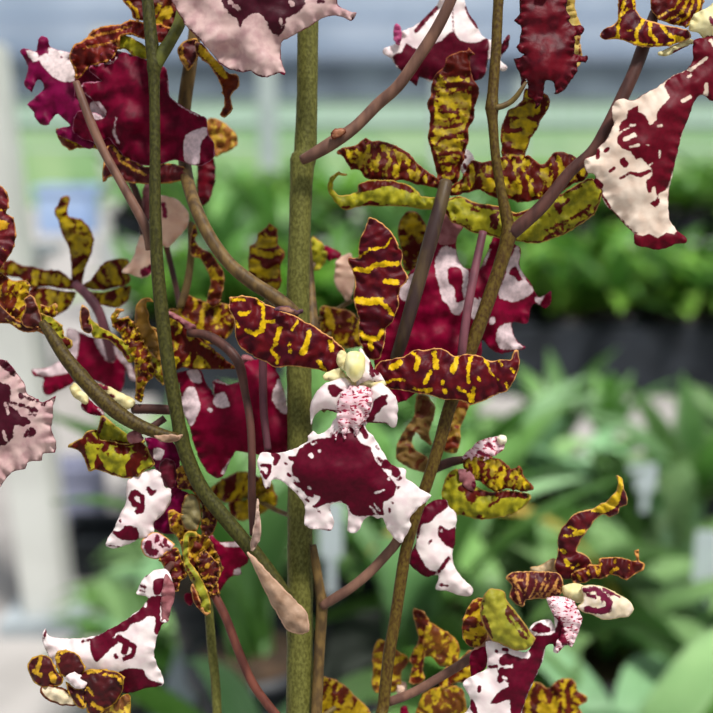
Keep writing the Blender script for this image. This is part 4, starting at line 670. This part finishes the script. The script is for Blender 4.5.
blade(f, 'bract', f3([(470,178),(540,172),(585,175),(612,178),(600,195),(560,212),(500,205)]), D-.008, petal_mat('a08068', '84644c', 'c0a084', 'b08c74', 1., .2), dome=3)
blade(f, 'bract', h3([(600,500),(605,440),(625,330),(632,240),(645,300),(655,400),(648,450),(620,492)]), D-.008, petal_mat('a88c80', '8c6c60', 'c0a084', 'c8a894', 1., .2), dome=3)

D = .261
f = empty('flower_spike', at(380, 740, D), 'slanted brown-green stem that forks in a Y beside the bloom seen from behind', 'flower stem', 'orchid flower stems')
tube(f, 'stem', [(502,-25,11,D),(498.5,0,10.5,D),(496,50,10.5,D),(493,90,11,D),(492,108,12,D),(493,125,10,D),(496,160,9.5,D),(501,190,10,D),(508,225,13,D),(508,238,15,D),(500,266,14,D),(487,304,14,D),(473,342,14,D),(460,378,14,D),(448,412,13,D),(439,445,12.5,D),(428,480,12,D),(415,517,12,D),(406,550,12,D),(401,580,12,D),(395,620,12,D),(389,655,12,D),(384,700,12,D),(378,760,12,D)]+down(378,760,D,12,.012,.27,.80), STEMD, nodes=[(492,108,.2),(509,236,.12)])
tube(f, 'twig', [(494,108,6,D-.001),(503,106,6,D-.001),(512,101,5.5,D-.001),(519,93,5,D-.002),(526,82,3,D-.002)], PEDO)
tube(f, 'side_branch', [(483,232,8,D+.004),(477,260,8.5,D+.002),(471,290,8.5,D),(466,320,9,D-.001),(462,352,9,D-.001),(460,375,9,D)], PEDP)

f = empty('flower_spike', at(217, 740, .275), 'thin green stem rising from the bottom edge under the tangle of curled petals', 'flower stem', 'orchid flower stems')
tube(f, 'stem', [(206,585,8,.270),(209,612,9,.271),(212,650,9.5,.272),(216,690,9.5,.273),(219,760,9.5,.274)]+down(219,760,.274,9.5,-.03,.28,.80), STEM)
# ================================================================ greenhouse
def bm_box(bm, c, s, rot=None):
    r = bmesh.ops.create_cube(bm, size=1)
    for v in r['verts']:
        q = Vector((v.co.x*s[0], v.co.y*s[1], v.co.z*s[2]))
        if rot: q = rot @ q
        v.co = q+Vector(c)
def bm_cyl(bm, c, r1, r2, h, seg=20, cap=True):
    m = Matrix.Translation(Vector(c)+Vector((0, 0, h/2)))
    return bmesh.ops.create_cone(bm, cap_ends=cap, segments=seg, radius1=r1, radius2=r2, depth=h, matrix=m)
def bobj(name, bm, mat, parent=None, smooth=False, **k):
    me = bpy.data.meshes.new(name); bm.to_mesh(me); bm.free()
    return tag(link(name, me, mat, parent, smooth), **k)
def simple(name, c1, c2, scale=3, rough=.6, spec=.3, trans=0.): return plain(name, c1, c2, scale, rough, trans, .15, spec)
# floor
bm = bmesh.new(); bm_box(bm, (0, 14, -.05), (40, 34, .1)); bobj('floor', bm, simple('concrete_path', 'b0aaa6', '8f8a86', 2.2, .8), kind='structure')
# end wall: pale ribbed sheet with shade net above, light roof
mw, nt = newmat('polycarbonate_wall')
tc = node(nt, 'ShaderNodeTexCoord'); w = node(nt, 'ShaderNodeTexWave'); w.inputs['Scale'].default_value = 1.2; w.inputs['Distortion'].default_value = 2
nt.links.new(tc.outputs['Object'], w.inputs['Vector'])
n1 = noisen(nt, .5, 3)
finish(nt, mixc(nt, ramp(nt, n1, .35, .65), lin('a9c4ae'), mixc(nt, w.outputs['Fac'], lin('9dbb9f'), lin('b4c9bc'))), .6)
YW = 18.
bm = bmesh.new(); bm_box(bm, (0, YW, .95), (30, .1, 1.9)); bobj('wall_back', bm, mw, kind='structure')
bm = bmesh.new(); bm_box(bm, (0, YW-.06, .65), (30, .08, 1.3)); bobj('wall_lower', bm, simple('green_net', 'a4c48e', '8cb47c', 1.2), kind='structure')
bm = bmesh.new(); bm_box(bm, (0, YW-.03, 2.2), (30, .14, .62)); bobj('trim_1', bm, simple('shade_net_grey', '74828c', '5c6874', 1.5), kind='structure')
bm = bmesh.new(); bm_box(bm, (0, YW+.1, 3.9), (30, .1, 2.8)); bobj('wall_upper', bm, simple('roof_sheet', 'b4c0d0', '9caabc', .6), kind='structure')
for i, (z, h) in enumerate(((2.75, .12), (3.25, .1))):
    bm = bmesh.new(); bm_box(bm, (0, YW-.25, z), (30, .1, h)); bobj('trim_%d' % (i+2), bm, simple('purlin', '93a4bb', '8596ae', 1), kind='structure')
for i, z in enumerate((1.05, 1.5)):
    bm = bmesh.new(); bm_box(bm, (0, YW-.08, z), (30, .06, .05)); bobj('trim_%d' % (i+4), bm, simple('rail_pale', 'c2d4cc', 'b4c8c0', 1), kind='structure')
WH = simple('white_painted_steel', 'dcdcd6', 'c6c6c0', 4, .5)
GR = simple('galvanised_steel', 'a9b0b4', '8e969a', 6, .45)
def post(x, y, h, w, mat, label, cap=False):
    f = empty('support_post', (x, y, 0), label, 'post', 'greenhouse posts')
    bm = bmesh.new(); bm_box(bm, (0, 0, h/2), (w, w, h)); bmesh.ops.bevel(bm, geom=bm.edges[:], offset=.008, segments=2, affect='EDGES'); bobj('shaft', bm, mat, f)
    bm = bmesh.new(); bm_box(bm, (0, 0, .02), (w*1.9, w*1.9, .04)); bobj('base_plate', bm, GR, f)
    if cap:
        bm = bmesh.new(); bm_box(bm, (-w*.25, 0, h+.09), (w*.7, w*.8, .18)); bobj('bracket', bm, simple('dark_bracket', '4c5054', '3a3e42', 5), f)
        f.rotation_euler = (0, math.radians(-2.8), 0)
    return f
def ground_at(x, y, z=0.):
    d = at(x, y, 1)-CAM; t = (z-CAM.z)/d.z; return CAM+d*t
g = ground_at(52, 618); post(g.x, g.y, 1.56, .118, WH, 'white painted square post standing on the path at left', True)
for (px, Y, w, lab) in ((268, 9, .16, 'pale far post seen between the left stems and the thick stem'), (437, 12, .14, 'faint far post behind the slanting brown stalk at top centre'), (520, 13, .14, 'faint far post behind the dark hanging lip'), (112, 6.8, .16, 'pale far post between the white post and the slender left stem')):
    d = at(px, 130, 1)-CAM; t = Y/d.y
    post((CAM+d*t).x, Y, 2.0, w, WH if 'white' in lab else simple('weathered_post', 'b4c0bc', 'a2b0ac', 4), lab)
# benches
BL = simple('bench_black_mesh', '34383f', '24272c', 20, .7)
def bench(x0, x1, y0, y1, z, label, edge, leg, lip=.0):
    f = empty('growing_bench', ((x0+x1)/2, (y0+y1)/2, 0), label, 'bench', 'greenhouse benches')
    cx, cy = (x0+x1)/2, (y0+y1)/2; W, H = x1-x0, y1-y0
    bm = bmesh.new(); bm_box(bm, (0, 0, z-.02), (W-.05, H-.05, .03))
    bobj('bench_top', bm, simple('bench_mesh', '5a6058', '454a44', 12, .8), f)
    bm = bmesh.new()
    for sy in (-1, 1): bm_box(bm, (0, sy*(H/2), z-.02+lip/2), (W, .04, .06+lip))
    for sx in (-1, 1): bm_box(bm, (sx*W/2, 0, z-.02+lip/2), (.04, H, .06+lip))
    bobj('rim', bm, edge, f)
    n = max(2, int(W/1.6))
    for i in range(n+1):
        for sy in (-1, 1):
            bm = bmesh.new(); bm_box(bm, (-W/2+.1+(W-.2)*i/n, sy*(H/2-.08), (z-.05)/2), (.05, .05, z-.05)); bobj('leg', bm, leg, f)
    return f
bench(-.2, 2.6, .60, 1.75, .72, 'near bench crowded with broad pale green leaves', GR, GR)
bench(-.62, 3.2, 2.5, 3.5, .72, 'middle bench with a dark tray edge behind the foliage', BL, GR, .12)
bench(-1.3, 4.6, 5.0, 6.3, .72, 'far bench with a pale grey front edge', simple('pale_edge', 'c4c8c6', 'b2b6b4', 4), WH, .07)
bench(-3.2, -1.7, 4.2, 5.6, .72, 'far left bench beyond the white post', GR, GR)
bench(-.36, .36, .10, .50, .715, 'small stand holding the orchid pot below the blooms', GR, GR)
# plants: strap leaves in pots
def leafmat(a, b, name='leaf_green'):
    return plain(name+a, a, b, 9, .42, .22, .2, .45, (1, 1, 1), (.3, .7))
def leaf_mesh(L, Wd, arch, fold, twist, seed, tip=.5):
    bm = bmesh.new(); n = 12; rows = []
    rr = random.Random(seed)
    el = math.radians(arch[0]); de = math.radians(arch[1]-arch[0])/n
    x = z = 0.; pts = []
    for i in range(n+1):
        pts.append((x, z, el)); x += math.cos(el)*L/n; z += math.sin(el)*L/n; el += de
    for i, (x, z, a) in enumerate(pts):
        t = i/n; w = Wd*(.28+.72*math.sin(math.pi*min(1, t*.62+.18))**.9)*(1-max(0, (t-tip)/(1-tip))**2.4)+.0008
        row = []
        for k in range(-3, 4):
            u = k/3; yy = u*w/2; zz = fold*abs(u)*w/2 + .02*Wd*math.sin(t*14+k+seed)
            px = x-math.sin(a)*zz; pz = z+math.cos(a)*zz
            row.append(bm.verts.new((px, yy+twist*t*t*L, pz)))
        rows.append(row)
    for a, b in zip(rows, rows[1:]):
        for k in range(6): bm.faces.new((a[k], a[k+1], b[k+1], b[k]))
    bmesh.ops.solidify(bm, geom=bm.faces[:], thickness=Wd*.02)
    me = bpy.data.meshes.new('leaf'); bm.to_mesh(me); bm.free(); return me
POT = simple('black_pot_plastic', '2c2e33', '1e2024', 10, .5)
BARK = simple('bark_mix', '4c3a2c', '33281e', 60, .9)
def pot_meshes():
    bm = bmesh.new(); bm_cyl(bm, (0, 0, 0), .042, .058, .10, 20); bm_cyl(bm, (0, 0, .092), .063, .063, .012, 20)
    a = bpy.data.meshes.new('pot'); bm.to_mesh(a); bm.free()
    bm = bmesh.new(); bm_cyl(bm, (0, 0, .098), .055, .05, .012, 20)
    b = bpy.data.meshes.new('bark'); bm.to_mesh(b); bm.free(); return a, b
PM_, BM_ = pot_meshes()
def plant_proto(kind, seed):
    rr = random.Random(seed)
    f = empty('potted_plant', (0, 0, 0), 'x', 'plant')
    link('pot', PM_.copy(), POT, f); link('bark', BM_.copy(), BARK, f)
    spec = {'broad': (10, (.16, .26), (.036, .056), (82, 55), (5, -45)),
            'bushy': (26, (.12, .23), (.03, .044), (88, 35), (30, -50)),
            'upright': (7, (.26, .36), (.045, .06), (86, 74), (45, 5))}[kind]
    cols = {'broad': [('96be74', '78a458'), ('a8ca8c', '8cb476'), ('74a24c', '5a8c38'), ('9cc494', '84b07e')],
            'bushy': [('94c450', '74a83c'), ('acd468', '8cbc4c'), ('7cb054', '609444')],
            'upright': [('9cc682', '82b06a'), ('a8cc98', '90b880'), ('82b060', '6c984e')]}[kind]
    n = spec[0]
    for i in range(n):
        a = 360*i/n*1.0+rr.uniform(-18, 18)
        me = leaf_mesh(rr.uniform(*spec[1]), rr.uniform(*spec[2]), (rr.uniform(spec[3][1], spec[3][0]), rr.uniform(spec[4][1], spec[4][0])), rr.uniform(.12, .35), rr.uniform(-.25, .25), seed+i)
        o = link('leaf', me, leafmat(*rr.choice(cols)), f)
        o.location = (0, 0, .10); o.rotation_euler = (0, 0, math.radians(a))
    return f
def copy_tree(o):
    c = o.copy(); COL.objects.link(c)
    for ch in o.children:
        q = ch.copy(); COL.objects.link(q); q.parent = c
    return c
protos = {k: [plant_proto(k, s) for s in (11+j*31 for j in range(3))] for k in ('broad', 'bushy', 'upright')}
used = set()
def put(kind, x, y, z, sc, label, group, rz=None):
    o = R.choice(protos[kind])
    if o.name in used: o = copy_tree(o)
    else: used.add(o.name)
    o.location = (x, y, z); o.scale = (sc,)*3
    o.rotation_euler = (R.uniform(-.08, .08), R.uniform(-.08, .08), R.uniform(0, 6.28) if rz is None else rz)
    o['label'] = label; o['group'] = group
    return o
f = empty('orchid_pot', (-.005, .272, .715), 'black pot of bark at the foot of the orchid stems', 'plant pot')
o = link('pot', PM_.copy(), POT, f); o = link('bark', BM_.copy(), BARK, f)
for k in range(4):
    o = link('leaf', leaf_mesh(.2, .04, (55, -20), .25, 0, 90+k), leafmat('6a944c', '567e3c'), f)
    o.location = (0, 0, .10); o.rotation_euler = (0, 0, math.radians(50+85*k))
f = empty('potted_plant', (.262, .90, .723), 'potted plant with one yellowing arched leaf behind the half turned flower', 'plant')
link('pot', PM_.copy(), POT, f); link('bark', BM_.copy(), BARK, f)
for k in range(7):
    yl = k == 0
    o = link('leaf', leaf_mesh(.38 if yl else R.uniform(.18, .25), .034 if yl else .045, (92, -50) if yl else (70, -25), .25, 0, 300+k), leafmat('d8b458', 'b8bc60') if yl else leafmat('a6c888', '8ab470'), f)
    o.location = (0, 0, .10); o.rotation_euler = (0, 0, math.radians(188+k*51))
    if yl: o['label'] = 'yellowing orange leaf'
LAB = {'broad': 'broad strap leaves', 'upright': 'upright strap leaves', 'bushy': 'short bushy leaves'}
for j in range(6):
    for i in range(17):
        x = -.34+i*.145+R.uniform(-.04, .04)+.08*(j % 2); y = .70+j*.18+R.uniform(-.03, .03)
        if x < -.13-.03*j: continue
        if x > .1+y*.42: continue
        row = 'nearest' if j < 2 else 'middle' if j < 4 else 'rear'
        k = R.choice(['broad', 'broad', 'upright'])
        put(k if j < 4 else 'broad' if k == 'broad' else 'upright', x, y, .723, R.uniform(.85, 1.1)*(1, 1, .98, .93, .84, .76)[j], 'potted plant with pale green %s in the %s rows of the near bench' % (LAB[k], row), '%s plants in the %s rows of the near bench' % (k, row))
for j in range(3):
    for i in range(18):
        k = 'upright' if j == 2 and R.random() < .5 else 'bushy'
        x = -.56+i*.14+R.uniform(-.03, .03)
        if x > 1.5: continue
        put(k, x, 2.60+j*.3, .723, R.uniform(1.2, 1.5), 'dark pot of green %s on the middle bench' % LAB[k], '%s plants on the middle bench' % k)
for j in range(3):
    for i in range(17):
        k = R.choice(['bushy', 'bushy', 'broad'])
        put(k, -1.2+i*.27+R.uniform(-.04, .04), 5.2+j*.4, .723, R.uniform(1.5, 2.1), 'hazy green potted plant with %s on the far bench' % LAB[k], '%s plants on the far bench' % k)
for j in range(2):
    for i in range(5):
        k = R.choice(['bushy', 'broad'])
        put(k, -3.05+i*.28, 4.4+j*.5, .73, R.uniform(1.2, 1.7), 'hazy potted plant with %s on the far left bench beyond the white post' % LAB[k], '%s plants on the far left bench' % k)
for i in range(8):
    put('broad', -.40+R.uniform(-.07, .07), 1.9+i*.09, 0, R.uniform(1.2, 1.7), 'green potted plant standing on the floor beside the path', 'plants on the floor beside the path')
for (x, y) in ((-.37, .62), (-.40, .78), (-.50, .70)):
    put('broad', x, y, .44, 1.0, 'bright green plant low in the bottom left corner', 'plants at the lower left corner')
bench(-.62, -.31, .54, .86, .435, 'low stand under the plants in the bottom left corner', GR, GR)
# coloured bits
BLUE = simple('light_blue_plastic', 'b8cdf0', '9fb8e4', 5, .4)
def crate(px, py, Y, w, h, label, mat):
    d = at(px, py, 1)-CAM; c = CAM+d*(Y/d.y)
    f = empty('plastic_crate', (c.x, Y, c.z), label, 'crate')
    bm = bmesh.new()
    for sx in (-1, 1): bm_box(bm, (sx*w/2, 0, h/2), (.015, w*.7, h))
    for sy in (-1, 1): bm_box(bm, (0, sy*w*.35, h/2), (w, .015, h))
    bm_box(bm, (0, 0, .01), (w, w*.7, .02)); bobj('crate_body', bm, mat, f)
    for sy in (-1, 1):
        bm = bmesh.new(); bm_box(bm, (0, sy*w*.36, h), (w+.04, .03, .03)); bobj('handle', bm, mat, f)
    return f
crate(70, 232, 5.0, .25, .22, 'light blue plastic crate on the far left bench behind the mottled upright petal', BLUE)
crate(235, 243, 5.6, .15, .14, 'small pale blue crate seen just left of the thick stem', BLUE)
crate(118, 595, 2.9, .30, .22, 'dark crate on the floor behind the bottom left lip', simple('dark_plastic', '2c3034', '202428', 5))
crate(82, 560, 3.2, .16, .35, 'grey-lilac plastic tub on the floor beside the foot of the white post', simple('lilac_plastic', '9a9cb4', '8688a0', 5))
TAG = simple('white_tag_plastic', 'c4ccd0', 'b4bcc0', 5, .4)
def ptag(px, py, Yd, w, h, label):
    d = at(px, py, 1)-CAM; c = CAM+d*(Yd/d.y)
    bm = bmesh.new(); bm_box(bm, (0, 0, h*.55), (w, .0015, h)); bm_box(bm, (0, 0, -.01), (w*.4, .0012, h*.9))
    o = bobj('plant_tag', bm, TAG, None, label=label, cat='plant tag', group='white plant tags'); o.location = c; return o
ptag(331, 560, .86, .022, .055, 'white plant tag among leaves just right of the thick stem')
ptag(645, 492, 1.0, .022, .03, 'white plant tag among the leaves right of the rolled petal tip')
ptag(706, 590, .90, .03, .06, 'white plant tag at the right edge among near leaves')
# ================================================================ light, camera
w = bpy.data.worlds.new('overcast_sky'); S.world = w; w.use_nodes = True; nt = w.node_tree; nt.nodes.clear()
tc = node(nt, 'ShaderNodeTexCoord'); sp = node(nt, 'ShaderNodeSeparateXYZ'); nt.links.new(tc.outputs['Generated'], sp.inputs[0])
fz = ramp(nt, sp.outputs['Z'], -.2, .9)
c = mixc(nt, fz, lin('a8b4b0'), lin('eef4ff'))
bg = node(nt, 'ShaderNodeBackground'); bg.inputs['Strength'].default_value = .8; nt.links.new(c, bg.inputs[0])
out = node(nt, 'ShaderNodeOutputWorld'); nt.links.new(bg.outputs[0], out.inputs[0])
def sun(name, rot, e, ang, col):
    l = bpy.data.lights.new(name, 'SUN'); l.energy = e; l.angle = math.radians(ang); l.color = col
    o = bpy.data.objects.new(name, l); COL.objects.link(o); o.rotation_euler = [math.radians(a) for a in rot]; o.location = (0, 0, 4)
    return o
sun('daylight', (20, 16, 0), 4.6, 10, (1, .98, .94))
cam = bpy.data.cameras.new('camera'); co = bpy.data.objects.new('camera', cam); COL.objects.link(co)
co.location = CAM; co.rotation_euler = (math.radians(90)-PITCH, 0, 0)
cam.sensor_width = 36; cam.lens = 36*FPX/713; cam.clip_start = .02; cam.clip_end = 100
cam.dof.use_dof = True; cam.dof.focus_distance = .254; cam.dof.aperture_fstop = 9.3
S.camera = co
S.view_settings.view_transform = 'Standard'; S.view_settings.look = 'None'; S.view_settings.gamma = 1; S.view_settings.use_curve_mapping = False
S.view_settings.exposure = 0.05
S.cycles.use_denoising = True
S.cycles.max_bounces = 6
